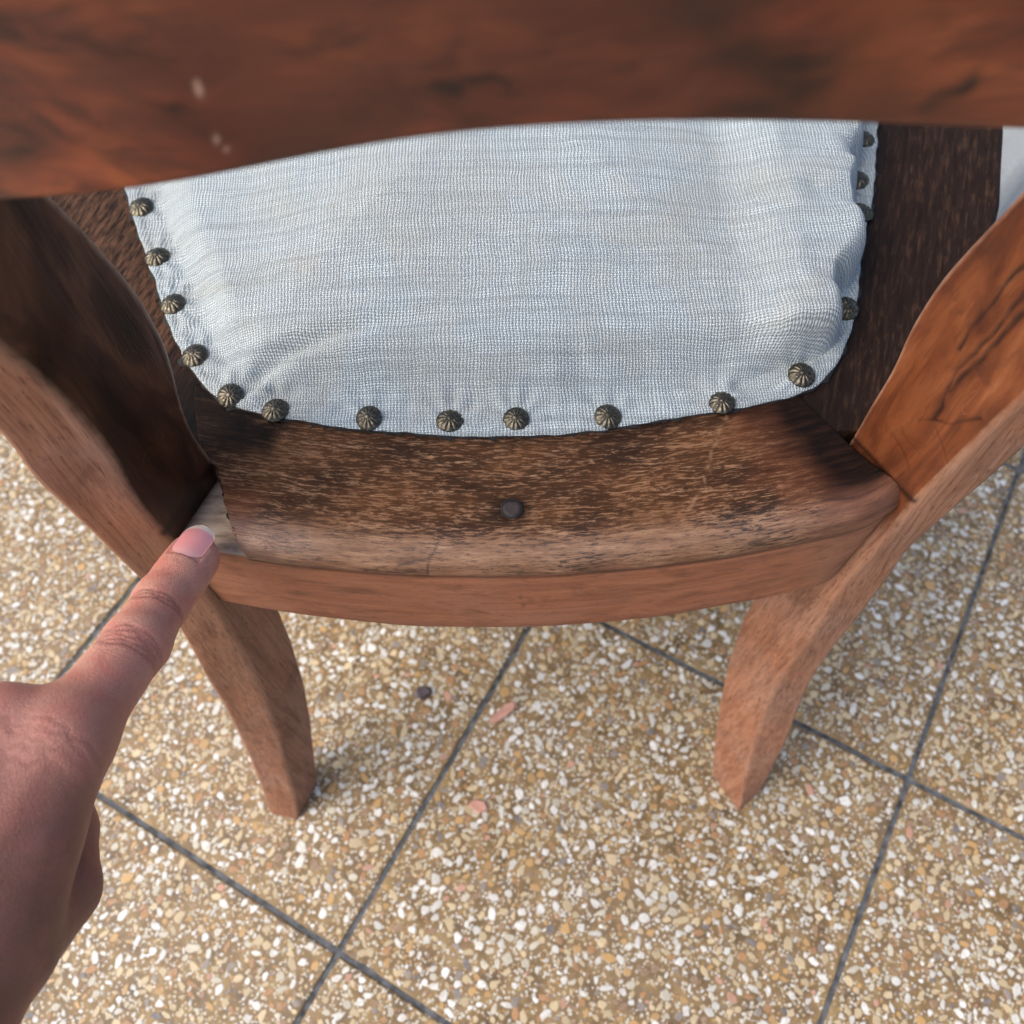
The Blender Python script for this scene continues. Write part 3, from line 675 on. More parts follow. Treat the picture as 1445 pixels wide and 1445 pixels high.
# apron: the curved rear rail below the cap; its bare top shows in the broken corner
def make_apron():
    prof = [(0.060, 0.2808)]
    prof += [(d, 0.2808) for d in np.linspace(0.050, 0.002, 22)]
    prof += [(0.0009, 0.2805), (0.0003, 0.2798), (0.0, 0.2788)]
    prof += [(0.0, z) for z in np.linspace(0.277, 0.2295, 30)]
    prof += [(0.0005, 0.2283), (0.0018, 0.2278), (0.010, 0.2276), (0.022, 0.2276), (0.022, 0.25), (0.060, 0.25)]
    ns = 180
    V = []; raw = []; grime_shade = []
    for dy, z in prof:
        xl = plane_x('L', yb(-0.12) + dy, z) - 0.0015
        xr = plane_x('R', yb(0.144) + dy, z) + 0.0015
        for s in np.linspace(0, 1, ns):
            x = xl + (xr - xl) * s
            V.append((x, float(yb(x)) + dy, z))
            raw.append(1.0 if z > 0.2800 else 0.0)
    V = np.array(V)
    # dark old glue and grime towards the stile
    dl = V[:, 0] - np.array([plane_x('L', y, z) for x, y, z in V])
    grime_shade = np.exp(-np.clip(dl, 0, 1) / 0.0022) * 0.9
    grime_shade = np.maximum(grime_shade, smooth01((V[:, 1] - 0.170) / 0.012))
    dr = np.array([plane_x('R', y, z) for x, y, z in V]) - V[:, 0]
    joint = np.maximum(np.exp(-np.clip(dr, 0, 1) / 0.0035) * 0.9, np.exp(-np.clip(dl, 0, 1) / 0.0018) * 0.9) * (V[:, 2] < 0.2800)
    joint = np.maximum(joint, np.exp(-((V[:, 2] - 0.2792) / 0.0009) ** 2) * 0.75 * (V[:, 0] > -0.094))
    joint = np.maximum(joint, np.exp(-((V[:, 2] - 0.2282) / 0.0012) ** 2) * 0.4)
    mark = np.zeros(len(V))
    for pl_, w_ in (([(-0.0905, 0.1385, 0.2745), (-0.0855, 0.1375, 0.272)], 0.0005), ([(-0.098, 0.1425, 0.262), (-0.092, 0.1405, 0.257)], 0.0009), ([(-0.099, 0.1425, 0.2805), (-0.088, 0.139, 0.2795)], 0.0004), ([(0.088, 0.1365, 0.245), (0.094, 0.1375, 0.250)], 0.0006), ([(0.002, 0.1305, 0.262), (0.0035, 0.1305, 0.250)], 0.0003)):
        mark = np.maximum(mark, np.exp(-(seg_dist(V, pl_) / w_) ** 2) * 0.75)
    V[:, 1] += 0.0002 * vnoise(V, 30, 21)
    F = grid_faces(len(prof), ns)
    for e in (0, ns - 1):
        f = [i * ns + e for i in range(len(prof))]
        F.append(tuple(f) if e else tuple(reversed(f)))
    o = mesh_obj('rear_rail', V, F, M_APRON, CH, attrs={'raw': raw, 'grime_shade': grime_shade, 'mark': mark, 'joint': joint})
    o['label'] = 'curved reddish brown rear rail, bare grey wood at its broken corner'
make_apron()

def make_cap():
    prof = [(0.064, 0.2832)] + [(d, 0.2900) for d in np.linspace(0.064, 0.0105, 90)]
    for a in np.linspace(0, math.pi / 2, 22)[1:]:
        prof.append((0.0102 - 0.0109 * math.sin(a), 0.2818 + 0.0082 * math.cos(a)))
    prof += [(-0.0004, 0.2811), (0.004, 0.2810), (0.064, 0.2810)]
    ns = 460
    V = []; gu = []; gv = []; arc = 0.0; last = prof[0]
    for dy, z in prof:
        arc += math.hypot(dy - last[0], z - last[1]); last = (dy, z)
        yl = float(yb(-0.1)) + dy
        xl = np.interp(yl, [0.138, 0.1425, 0.149, 0.158, 0.166, 0.171, 0.1745, 0.19, 0.20, 0.21], [-0.0925, -0.0955, -0.0990, -0.1022, -0.1043, -0.1070, -0.1125, -0.1170, -0.1190, -0.1200])
        xl += (0.0004 * math.sin(yl * 900) + 0.0003 * math.sin(yl * 2300 + 1)) * (yl < 0.172)
        xr = plane_x('R', float(yb(0.138)) + dy, z) + 0.0010
        xr = min(xr, np.interp(yl, [0.185, 0.193, 0.2105, 0.22], [0.2, 0.1290, 0.1185, 0.112]))
        for s in np.linspace(0, 1, ns):
            x = xl + (xr - xl) * s
            V.append((x, float(yb(x)) + dy, z)); gu.append(x); gv.append(arc)
    V = np.array(V); gu = np.array(gu); gv = np.array(gv)
    top = V[:, 2] > 0.2812
    n3 = np.stack([V[:, 0] * 0.35, V[:, 1], V[:, 2]], 1)
    dy = V[:, 1] - yb(V[:, 0])
    worn = np.exp(-((dy - 0.004) / 0.007) ** 2)                       # polished, rubbed-through arris
    grime_shade = np.zeros(len(V)); gloss = worn * (0.55 + 0.45 * smooth01((-0.055 - V[:, 0]) / 0.03)); varnish = np.zeros(len(V))
    dR = plane_x('R', 0.17, 0.29) - V[:, 0] + (V[:, 1] - 0.17) * -0.55
    xr_line = np.array([plane_x('R', y, 0.29) for y in V[:, 1]])
    dR = xr_line - V[:, 0]
    wob = 0.004 * vnoise(V[:, :2], 45, 31)
    grime_shade = np.maximum(grime_shade, smooth01(1 - (dR + wob - 0.014) / 0.026) * smooth01((dy - 0.005) / 0.010))
    varnish = np.maximum(varnish, smooth01(1 - (dR + wob * 2 - 0.016) / 0.045) * 0.85)
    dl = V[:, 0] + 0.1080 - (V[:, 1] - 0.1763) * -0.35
    grime_shade = np.maximum(grime_shade, smooth01(1 - (dl + wob * 1.2 - 0.015) / 0.024) * smooth01((V[:, 1] - 0.168) / 0.016))  # left corner: dirt plus the left stile's shadow painted in
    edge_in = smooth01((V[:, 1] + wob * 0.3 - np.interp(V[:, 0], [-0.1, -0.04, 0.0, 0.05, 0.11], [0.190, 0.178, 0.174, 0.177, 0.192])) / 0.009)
    grime_shade = np.maximum(grime_shade, edge_in * 0.8)
    varnish = np.maximum(varnish, smooth01(1 - (dl - 0.004 + wob) / 0.012) * smooth01((0.17 - V[:, 1]) / 0.01) * 0.7)
    varnish = np.maximum(varnish, 0.75 * smooth01((0.0015 - dy) / 0.003) * (0.6 + 0.4 * vnoise(V, 40, 33)))
    pm = np.exp(-(np.linalg.norm((V[:, :2] - np.array(PEG[:2])) * np.array([0.75, 1]), axis=1) / 0.0062) ** 2)
    grime_shade = np.maximum(grime_shade, pm * 0.95)
    mark = np.zeros(len(V)); scr = np.zeros(len(V))
    for pl_ in MARKS_DARK:
        mark = np.maximum(mark, np.exp(-(seg_dist(V[:, :2], pl_) / 0.00035) ** 2) * 0.8)
    for k, pl_ in enumerate(MARKS_LIGHT):
        scr = np.maximum(scr, np.exp(-(seg_dist(V[:, :2] + 0.0012 * vnoise(V, 90, 41)[:, None], pl_) / (0.0004 + 0.0004 * k)) ** 2) * np.clip(0.2 + 0.5 * vnoise(V, 160, 43), 0, 0.55))
    # worn unevenness of the surface
    V[:, 2] += top * (0.00030 * vnoise(n3, 26, 35) + 0.00012 * vnoise(n3, 110, 36)) - mark * 0.0004
    V[:, 1] += top * (dy < 0.003) * 0.0003 * vnoise(V, 45, 37)
    F = grid_faces(len(prof), ns)
    for e in (0, ns - 1):
        f = [i * ns + e for i in range(len(prof))]
        F.append(tuple(f) if e else tuple(reversed(f)))
    F = [tuple(f) for f in F]
    o = mesh_obj('rail_cap', V, F, M_CAP, CH, attrs={'gu': gu, 'gv': gv, 'worn': worn, 'grime_shade': np.clip(grime_shade, 0, 1), 'gloss': gloss, 'varnish': np.clip(varnish, 0, 1), 'mark': mark, 'scratch': scr})
    o['label'] = 'worn moulded cap along the rear rail, its left corner snapped off'
    return o
cap = make_cap()

# wooden peg in the cap
def make_peg():
    V = [(PEG[0], PEG[1], 0.29025)]; F = []; n = 28
    for r, z in ((0.0018, 0.29030), (0.0029, 0.29030), (0.0033, 0.29015), (0.0034, 0.2860)):
        for k in range(n):
            a = 2 * math.pi * k / n; q = r * (1 + 0.03 * math.sin(3 * a))
            V.append((PEG[0] + q * math.cos(a), PEG[1] + q * math.sin(a), z))
    for k in range(n): F.append((0, 1 + k, 1 + (k + 1) % n))
    F += [tuple(f) for f in grid_faces(4, n, True, 1)]
    mesh_obj('peg', V, [tuple(reversed(f)) if len(f) == 4 else f for f in F], M_PEG, CH)
    # gap round the peg
    V = []; 
    for r, z in ((0.0033, 0.29040), (0.0039, 0.29040), (0.0041, 0.288)):
        for k in range(n):
            a = 2 * math.pi * k / n; V.append((PEG[0] + r * math.cos(a), PEG[1] + r * math.sin(a), z))
    mesh_obj('peg_gap', V, grid_faces(3, n, True), M_LINING, CH)
make_peg()

# side rails
MX = 0.004
RIN = [(0.180, 0.106), (0.25, 0.119), (0.34, 0.155), (0.46, 0.190)]
ROUT = [(0.180, 0.133), (0.19, 0.150), (0.20, 0.160), (0.215, 0.171), (0.23, 0.181), (0.26, 0.197), (0.2923, 0.2108), (0.3374, 0.2246), (0.46, 0.256)]
def side_rail(sg):
    ys = np.linspace(0.181, 0.46, 200)
    V = []; worn = []
    prof_n = 44
    for y in ys:
        xi = np.interp(y, *zip(*RIN)); xo = np.interp(y, *zip(*ROUT))
        if sg < 0: xi -= 0.002; xo -= 0.006
        ring = [(xi, 0.245)]
        ring += [(xi + (xo - 0.0030 - xi) * t, 0.2893) for t in np.linspace(0, 1, prof_n)]
        ring += [(xo - 0.0012, 0.2886), (xo - 0.0003, 0.2874), (xo, 0.2855), (xo, 0.268), (xo, 0.245), (xo - 0.002, 0.243)]
        for x, z in ring: V.append((MX + sg * (x - MX) if sg < 0 else x, y, z))
    V = np.array(V)
    nc = prof_n + 7
    mark = np.zeros(len(V)); grime_shade = np.zeros(len(V)); worn = np.zeros(len(V))
    V[:, 2] += (V[:, 2] > 0.286) * 0.00025 * vnoise(V * np.array([1, 0.4, 1]), 40, 51)
    if sg > 0:
        for pl_ in ([(0.1380, 0.2150), (0.1325, 0.2000), (0.1305, 0.1880)], [(0.156, 0.262), (0.150, 0.243), (0.146, 0.232)]):
            mark = np.maximum(mark, np.exp(-(seg_dist(V[:, :2], pl_) / 0.0006) ** 2) * 0.8)
        worn = 0.25 * np.exp(-((V[:, 0] - np.interp(V[:, 1], *zip(*ROUT))) / 0.006) ** 2)
        grime_shade = smooth01((0.012 - (V[:, 0] - np.interp(V[:, 1], [0.2, 0.25, 0.30, 0.34], [0.122, 0.142, 0.158, 0.168]))) / 0.012) * 0.5
    else:
        worn = np.full(len(V), 0.62) * smooth01((V[:, 1] - 0.205) / 0.03)
        grime_shade = 1 - smooth01((V[:, 1] - 0.196 + 0.004 * vnoise(V[:, :2], 40, 53)) / 0.030)  # rear end: stile's shadow painted in together with dirt
    F = grid_faces(len(ys), nc, True)
    F.append(tuple(range(nc - 1, -1, -1))); F.append(tuple(range(len(V) - nc, len(V))))
    if sg < 0: F = [tuple(reversed(f)) for f in F]
    o = mesh_obj('side_rail', V, F, M_SIDE, CH, attrs={'mark': mark, 'worn': worn, 'grime_shade': grime_shade})
    o['label'] = 'almost black right side rail' if sg > 0 else 'scuffed brown left side rail'
side_rail(1); side_rail(-1)

# front rail and front legs (hidden under the seat from here, but part of the chair)
def loft_box(name, secs, mat, attrs=None):
    """secs: list of (cx, cy, z, hx, hy)"""
    V = []
    for cx, cy, z, hx, hy in secs:
        r = 0.0015
        for sx, sy in ((-1, -1), (1, -1), (1, 1), (-1, 1)):
            for k in range(4):
                a = math.atan2(sy, sx) + (k - 1.5) * math.pi / 8
                V.append((cx + sx * (hx - r) + r * math.cos(a), cy + sy * (hy - r) + r * math.sin(a), z))
    n = 16
    F = grid_faces(len(secs), n, True); F.append(tuple(range(n - 1, -1, -1))); F.append(tuple(range(len(V) - n, len(V))))
    V = np.array(V)
    return mesh_obj(name, V, F, mat, CH, attrs={k: np.full(len(V), v) for k, v in (attrs or {}).items()})
for sg in (-1, 1):
    loft_box('front_leg', [(MX + sg * (0.222 + 0.010 * (1 - t) ** 2), 0.475 + 0.012 * (1 - t) ** 2, 0.0 + 0.285 * t, 0.011 + 0.005 * t, 0.011 + 0.005 * t) for t in np.linspace(0, 1, 14)], M_FRAME, {'inner': 0, 'edge': 0, 'mark': 0, 'darktone': 0})
fr = [(MX + 0.204 * t, 0.475 + 0.010 * (1 - t * t)) for t in np.linspace(-1, 1, 40)]
V = []; 
for x, y in fr:
    for dy, z in ((-0.022, 0.245), (-0.022, 0.2893), (0.010, 0.2893), (0.013, 0.2865), (0.013, 0.235), (0.0, 0.235)): V.append((x, y + dy, z))
F = grid_faces(40, 6, True); F.append(tuple(range(5, -1, -1))); F.append(tuple(range(len(V) - 6, len(V))))
mesh_obj('front_rail', V, [tuple(reversed(f)) for f in F], M_APRON, CH, smooth=False, attrs={'raw': np.zeros(len(V)), 'grime_shade': np.zeros(len(V)), 'mark': np.zeros(len(V))})

# ------------------------------------------------------------------ linen seat
TK = np.array(TACKS)
bnd = list(map(tuple, LINEN))
# on to the front where the photo does not reach
bnd += [(0.1735, 0.36), (0.184, 0.40), (0.194, 0.44), (0.196, 0.462), (0.186, 0.472), (0.12, 0.478), (0.0, 0.481), (-0.12, 0.478), (-0.186, 0.472), (-0.197, 0.462), (-0.195, 0.44), (-0.186, 0.395), (-0.176, 0.35), (-0.1685, 0.325)]
def resample(pts, n, sm):
    p = np.array(pts + [pts[0]]); d = np.r_[0, np.cumsum(np.linalg.norm(np.diff(p, axis=0), axis=1))]
    s = np.linspace(0, d[-1], n, endpoint=False)
    q = np.stack([np.interp(s, d, p[:, 0]), np.interp(s, d, p[:, 1])], 1)
    k = 3 * sm; w = np.exp(-0.5 * (np.arange(-k, k + 1) / sm) ** 2); w /= w.sum()
    for c in (0, 1):
        e = np.r_[q[-k:, c], q[:, c], q[:k, c]]
        q[:, c] = np.convolve(e, w, 'valid')
    return q
NBD = 760
B = resample(bnd, NBD, 3)
cen = np.array([0.002, 0.335])
nrm = np.roll(B, -1, 0) - np.roll(B, 1, 0); nrm = np.stack([nrm[:, 1], -nrm[:, 0]], 1); nrm /= np.linalg.norm(nrm, axis=1)[:, None]
if ((B - cen) * nrm).sum() < 0: nrm = -nrm
# edge pulled in between the tacks, out at them
dt = np.min(np.linalg.norm(B[:, None] - TK[None], axis=2), axis=1)
B = B + nrm * (0.0006 * np.exp(-(dt / 0.006) ** 2) - 0.0004 + 0.0003 * vnoise(B, 70, 61))[:, None]
rr = np.r_[np.linspace(1.0, 0.80, 100), np.linspace(0.80, 0.0, 110)[1:-1]]
XY = cen + (B - cen)[None] * rr[:, None, None]
XY = XY.reshape(-1, 2)
def cushion_h(XY):
    d = np.full(len(XY), 1e9)
    Bc = B[::2]
    for a, b in zip(Bc, np.roll(Bc, -1, 0)):
        ab = b - a
        t = np.clip(((XY - a) @ ab) / (ab @ ab), 0, 1)
        d = np.minimum(d, np.linalg.norm(XY - (a + t[:, None] * ab), axis=1))
    x, y = XY[:, 0], XY[:, 1]
    right = smooth01((x - 0.085) / 0.03) * smooth01((y - 0.195) / 0.03)
    left = smooth01((-0.08 - x) / 0.03)
    wv = vnoise(XY, 16, 71)
    dtk = np.min(np.hypot(x[:, None] - TK[None, :, 0], y[:, None] - TK[None, :, 1]), axis=1)
    m = 0.0105 - 0.0045 * right + 0.0005 * left + 0.0009 * wv + 0.0035 * right * np.exp(-(dtk / 0.010) ** 2)
    wd = 0.026 - 0.018 * right - 0.008 * left
    H1 = 0.0120 + 0.0080 * right - 0.001 * left
    q = np.clip((d - m) / wd, 0, 1)
    rise = np.sin(q * math.pi / 2) ** (1.25 + 0.35 * (1 - right))
    h = H1 * rise + 0.013 * smooth01((d - m) / 0.13)
    h += 0.0011
    # tacks pull the cloth down
    for tx, ty in TK:
        r = np.hypot(x - tx, y - ty)
        h -= np.clip(h - 0.0010, 0, 1) * np.exp(-(r / 0.0070) ** 2) * 0.9
    for k, (tx, ty) in enumerate(TK):
        r = np.hypot(x - tx, y - ty); th = np.arctan2(y - ty, x - tx)
        h += 0.00055 * np.exp(-((r - 0.0095) / 0.0045) ** 2) * np.sin(th * (7 + k % 3) + k * 1.7) * smooth01(d / 0.004)
    # puckers and creases
    fade = smooth01(d / 0.006)
    for k, c in enumerate(CREASE):
        dc = seg_dist(XY, c)
        amp, w_ = ((0.0024, 0.0030), (0.0012, 0.0030), (0.0022, 0.0036), (0.0012, 0.003), (0.0034, 0.0045), (0.0020, 0.004))[k]
        L_ = np.linalg.norm(XY - np.array(c[-1]), axis=1) / np.linalg.norm(np.array(c[-1]) - np.array(c[0]))
        h -= amp * np.exp(-(dc / w_) ** 2) * np.clip(L_ * 1.5, 0.0, 1) * fade
        h += amp * 0.5 * np.exp(-((dc - 2.0 * w_) / (1.4 * w_)) ** 2) * np.clip(L_ * 1.3, 0, 1) * fade
    edge = np.exp(-((d - 0.016) / 0.012) ** 2)
    h += 0.0004 * edge * vnoise(XY, 36, 72) + 0.0007 * vnoise(XY, 9, 73) * smooth01(d / 0.03) 
    # pleats between tacks, running inwards
    near = np.exp(-(d / 0.015) ** 2)
    h += 0.00025 * near * np.sin(np.arctan2(y - cen[1], x - cen[0]) * 120 + 2 * vnoise(XY, 20, 75)) * fade
    h = np.where(d < 0.0004, np.minimum(h, 0.0006), h)
    return np.maximum(h, 0.0006), d
hh, dd = cushion_h(XY)
kk = np.arange(len(XY)) % NBD
rside = smooth01((XY[:, 0] - 0.10) / 0.02) * smooth01((XY[:, 1] - 0.205) / 0.02) * (XY[:, 1] < 0.45)
amp_ = (0.0015 + 0.0062 * np.exp(-((XY[:, 1] - 0.258) / 0.015) ** 2) + 0.003 * np.exp(-((XY[:, 1] - 0.222) / 0.008) ** 2)) * (1 - 0.75 * np.exp(-(dt[kk] / 0.008) ** 2))
bulge = rside * amp_ * np.exp(-((dd - 0.0105) / 0.0055) ** 2) * smooth01(dd / 0.005)
XYh = XY.copy(); XY = XY + nrm[kk] * bulge[:, None]
Z0 = 0.2903
V = np.concatenate([np.c_[XY, Z0 + hh], np.c_[B * 1.0, np.full(NBD, 0.2885)]])
nr = len(rr)
F = [tuple(reversed(f)) for f in grid_faces(nr, NBD, True)]
last = (nr - 1) * NBD
V = np.concatenate([V, [[cen[0], cen[1], Z0 + hh[last:last + NBD].mean()]]])
ci = len(V) - 1
for k in range(NBD): F.append((last + k, ci, last + (k + 1) % NBD)[::-1])
lo = nr * NBD
for k in range(NBD): F.append((k, lo + k, lo + (k + 1) % NBD, (k + 1) % NBD)[::-1])
# weave coordinates follow the cloth over the bulge
gu = V[:, 0].copy(); gv = V[:, 1].copy()
hcol = V[:, 2] - Z0
dx = cen[0] - V[:, 0]
gu = gu - np.sign(dx) * np.clip(0.014 - hcol, 0, 0.014) * 0.55 * smooth01((np.abs(V[:, 0]) - 0.06) / 0.06)
gv = gv - np.clip(0.014 - hcol, 0, 0.014) * 0.55 * smooth01((0.23 - V[:, 1]) / 0.03)
gv = gv + 0.010 * np.exp(-((V[:, 0] + 0.10) / 0.05) ** 2) * smooth01((V[:, 1] - 0.2) / 0.1) * 0.4
seat = mesh_obj('linen_seat', V, F, M_LINEN, CH, attrs={'gu': gu, 'gv': gv})
seat['label'] = 'padded white linen seat cover tacked along its edge'

# frayed black lining peeping out below the linen
jit = 0.0003 + 0.0011 * np.clip(vnoise(B, 75, 81), 0, 1) + 0.0012 * (vnoise(B, 190, 82) > 0.85)
V = np.concatenate([np.c_[B - nrm * 0.004, np.full(NBD, 0.29075)], np.c_[B + nrm * jit[:, None], np.full(NBD, 0.2906)], np.c_[B + nrm * jit[:, None], np.full(NBD, 0.2890)]])
mesh_obj('lining', V, grid_faces(3, NBD, True), M_LINING, CH)

# ------------------------------------------------------------------ tacks
def tack_mesh():
    R = 0.0050; n = 72
    V = [(0, 0, 0.00275)]; gr = [0.15]
    radii = [0.06, 0.12, 0.17, 0.21, 0.25, 0.30, 0.38, 0.48, 0.58, 0.68, 0.77, 0.85, 0.91, 0.955, 0.985, 1.0, 0.99, 0.95]
    for i, q in enumerate(radii):
        for k in range(n):
            a = 2 * math.pi * k / n
            z = 0.0027 * math.sqrt(max(0, 1 - (q * 0.985) ** 2))
            g = 0.0
            if q <= 0.25:
                z += 0.00012 * math.cos(q / 0.25 * math.pi)
                g = math.exp(-((q - 0.22) / 0.05) ** 2)
            elif q < 0.98:
                p = abs(math.cos(a * 6))                        # twelve petals
                w = min(1, (q - 0.25) / 0.12) * min(1, (0.99 - q) / 0.06)
                z -= 0.00042 * w * (1 - p) ** 1.5
                g = w * (1 - p) ** 2.2 * (1.0 - 0.35 * q)
                g = max(g, math.exp(-((q - 0.27) / 0.04) ** 2) * 0.8)
            rr_ = R * q * (1 + (0.018 * abs(math.cos(a * 6)) if q > 0.9 else 0))
            if i >= len(radii) - 2: z = -0.0002 * (i - len(radii) + 3)
            V.append((rr_ * math.cos(a), rr_ * math.sin(a), z)); gr.append(g)
    F = [(0, 1 + k, 1 + (k + 1) % n) for k in range(n)]
    F += [tuple(reversed(f)) for f in grid_faces(len(radii), n, True, 1)]
    F = [F[i] if len(F[i]) == 3 else F[i] for i in range(len(F))]
    me = bpy.data.meshes.new('tack')
    me.from_pydata(V, [], F); me.update()
    bm = bmesh.new(); bm.from_mesh(me); bmesh.ops.recalc_face_normals(bm, faces=bm.faces); bm.to_mesh(me); bm.free()
    me.polygons.foreach_set('use_smooth', [True] * len(me.polygons))
    a = me.attributes.new('groove', 'FLOAT', 'POINT'); a.data.foreach_set('value', np.clip(np.array(gr, np.float32), 0, 1))
    me.materials.append(M_TACK)
    return me
TM = tack_mesh()
extra = []
for k in range(NBD):            # hidden tacks carry on round the front of the seat
    x, y = B[k] - nrm[k] * 0.006
    if y > 0.345 and all(math.hypot(x - a, y - b) > 0.029 for a, b in extra) and np.min(np.linalg.norm(TK - np.array([x, y]), axis=1)) > 0.02: extra.append((x, y))
for x, y in list(map(tuple, TACKS)) + extra:
    e = 0.004
    hs, _ = cushion_h(np.array([[x, y], [x + e, y], [x - e, y], [x, y + e], [x, y - e]]))
    k = int(np.argmin(np.linalg.norm(B - np.array([x, y]), axis=1)))
    nx, ny = np.clip(-(hs[1] - hs[2]) / (2 * e), -.35, .35), np.clip(-(hs[3] - hs[4]) / (2 * e), -.35, .35)
    nv = Vector((nx + random.uniform(-.15, .15) + nrm[k][0] * 0.06, ny + random.uniform(-.15, .15) + nrm[k][1] * 0.06, 1)).normalized()
    o = bpy.data.objects.new('tack', TM); o.parent = CH
    o.location = Vector((x, y, Z0 + float(hs[0]) - 0.0002)) - CH.location
    o.rotation_mode = 'QUATERNION'
    from mathutils import Quaternion
    o.scale = (random.uniform(0.95, 1.04), random.uniform(0.95, 1.04), random.uniform(0.88, 1.05))
    o.rotation_quaternion = nv.to_track_quat('Z', 'Y') @ Quaternion((0, 0, 1), random.uniform(0, 6.28))
    link(o)

# ------------------------------------------------------------------ top rail, close to the lens
def make_top_rail():
    rb = np.array(RAILB)
    xs = np.linspace(-0.150, 0.185, 300)
    zb = np.interp(xs, rb[:, 0], rb[:, 2])
    zb = np.where(xs < rb[0, 0], rb[0, 2] + (xs - rb[0, 0]) * 0.16, zb)
    zb = np.where(xs > rb[-1, 0], rb[-1, 2] - (xs - rb[-1, 0]) * 0.20, zb)
    zb = gsm(zb, 6) - 0.0010
    def ry(x): return 0.1285 + 0.85 * (x - 0.012) ** 2
    V = []; n_h = 90
    prof_len = 0
    for x, z0 in zip(xs, zb):
        y = ry(x); zt_ = 0.540 - 1.1 * (x - 0.012) ** 2
        ring = []
        r = 0.0018
        ring.append((y + 0.016, z0 + r)); ring.append((y + 0.0155, z0 + 0.0005)); ring.append((y + 0.0145, z0))
        ring.append((y + 0.010, z0)); ring.append((y + 0.005, z0))
        for a in np.linspace(0, math.pi / 2, 6): ring.append((y + r - r * math.sin(a), z0 + r - r * math.cos(a)))
        for t in np.linspace(0.01, 1, n_h): ring.append((y, z0 + r + (zt_ - 0.004 - z0 - r) * t))
        for a in np.linspace(0, math.pi, 8)[1:]: ring.append((y + 0.008 - 0.008 * math.cos(a), zt_ - 0.004 + 0.004 * math.sin(a)))
        ring.append((y + 0.016, (z0 + zt_) / 2))
        prof_len = len(ring)
        for yy, z in ring: V.append((x, yy, z))
    V = np.array(V)
    mark = np.zeros(len(V)); chip = np.zeros(len(V))
    P = V[:, [0, 2]]; Pn = P + 0.0014 * np.stack([vnoise(P, 80, 91), vnoise(P, 80, 92)], 1)
    def blot(k, dx, dz, sx, sz, ang, s):
        c = np.array([RSPOT[k][0] + dx, RSPOT[k][2] + dz]); d = Pn - c; ca, sa = math.cos(ang), math.sin(ang)
        u = d[:, 0] * ca + d[:, 1] * sa; v = -d[:, 0] * sa + d[:, 1] * ca
        return np.exp(-((u / sx) ** 2 + (v / sz) ** 2) ** 1.5) * s
    for a in (('a', -0.0030, -0.0006, 0.0028, 0.0022, 0.5, 0.95), ('a', 0.0012, 0.0010, 0.0042, 0.0013, -0.3, 0.9), ('a', 0.0050, -0.0010, 0.0030, 0.0012, -0.6, 0.8), ('a', -0.004, 0.004, 0.006, 0.002, 0.7, 0.35),
              ('b', 0, 0, 0.0042, 0.0016, 0.8, 0.9), ('b', -0.003, -0.002, 0.004, 0.0014, 0.2, 0.5), ('c', 0, 0, 0.0036, 0.0013, -0.1, 0.75), ('c', -0.003, 0.001, 0.006, 0.001, -0.5, 0.5),
              ('d', 0, 0, 0.0065, 0.0010, -0.75, 0.7), ('d', 0.007, 0.002, 0.006, 0.0010, -0.8, 0.55), ('d', -0.006, -0.001, 0.007, 0.0011, -0.8, 0.6), ('e', 0, 0, 0.007, 0.0014, -0.3, 0.6), ('f', 0, 0, 0.012, 0.0013, -0.35, 0.5), ('h', 0.0, 0.006, 0.010, 0.0016, 0.4, 0.3), ('g', 0.005, 0.004, 0.008, 0.0018, 0.3, 0.35)):
        mark = np.maximum(mark, blot(*a))
    chip = np.maximum(blot('c', 0.0042, 0.0050, 0.0021, 0.00042, -1.2, 0.8), blot('c', 0.0058, -0.0065, 0.0018, 0.0004, -1.2, 0.7))
    F = grid_faces(len(xs), prof_len, True); F.append(tuple(range(prof_len - 1, -1, -1))); F.append(tuple(range(len(V) - prof_len, len(V))))
    o = mesh_obj('top_rail', V, F, M_TOP, CH, attrs={'mark': mark, 'chip': chip})
    o['label'] = 'broad reddish brown top rail with dark figured blotches'
make_top_rail()

# make every chair mesh face outwards
for o in CH.children:
    if o.data is TM: continue
    bm = bmesh.new(); bm.from_mesh(o.data); bmesh.ops.recalc_face_normals(bm, faces=bm.faces); bm.to_mesh(o.data); bm.free()

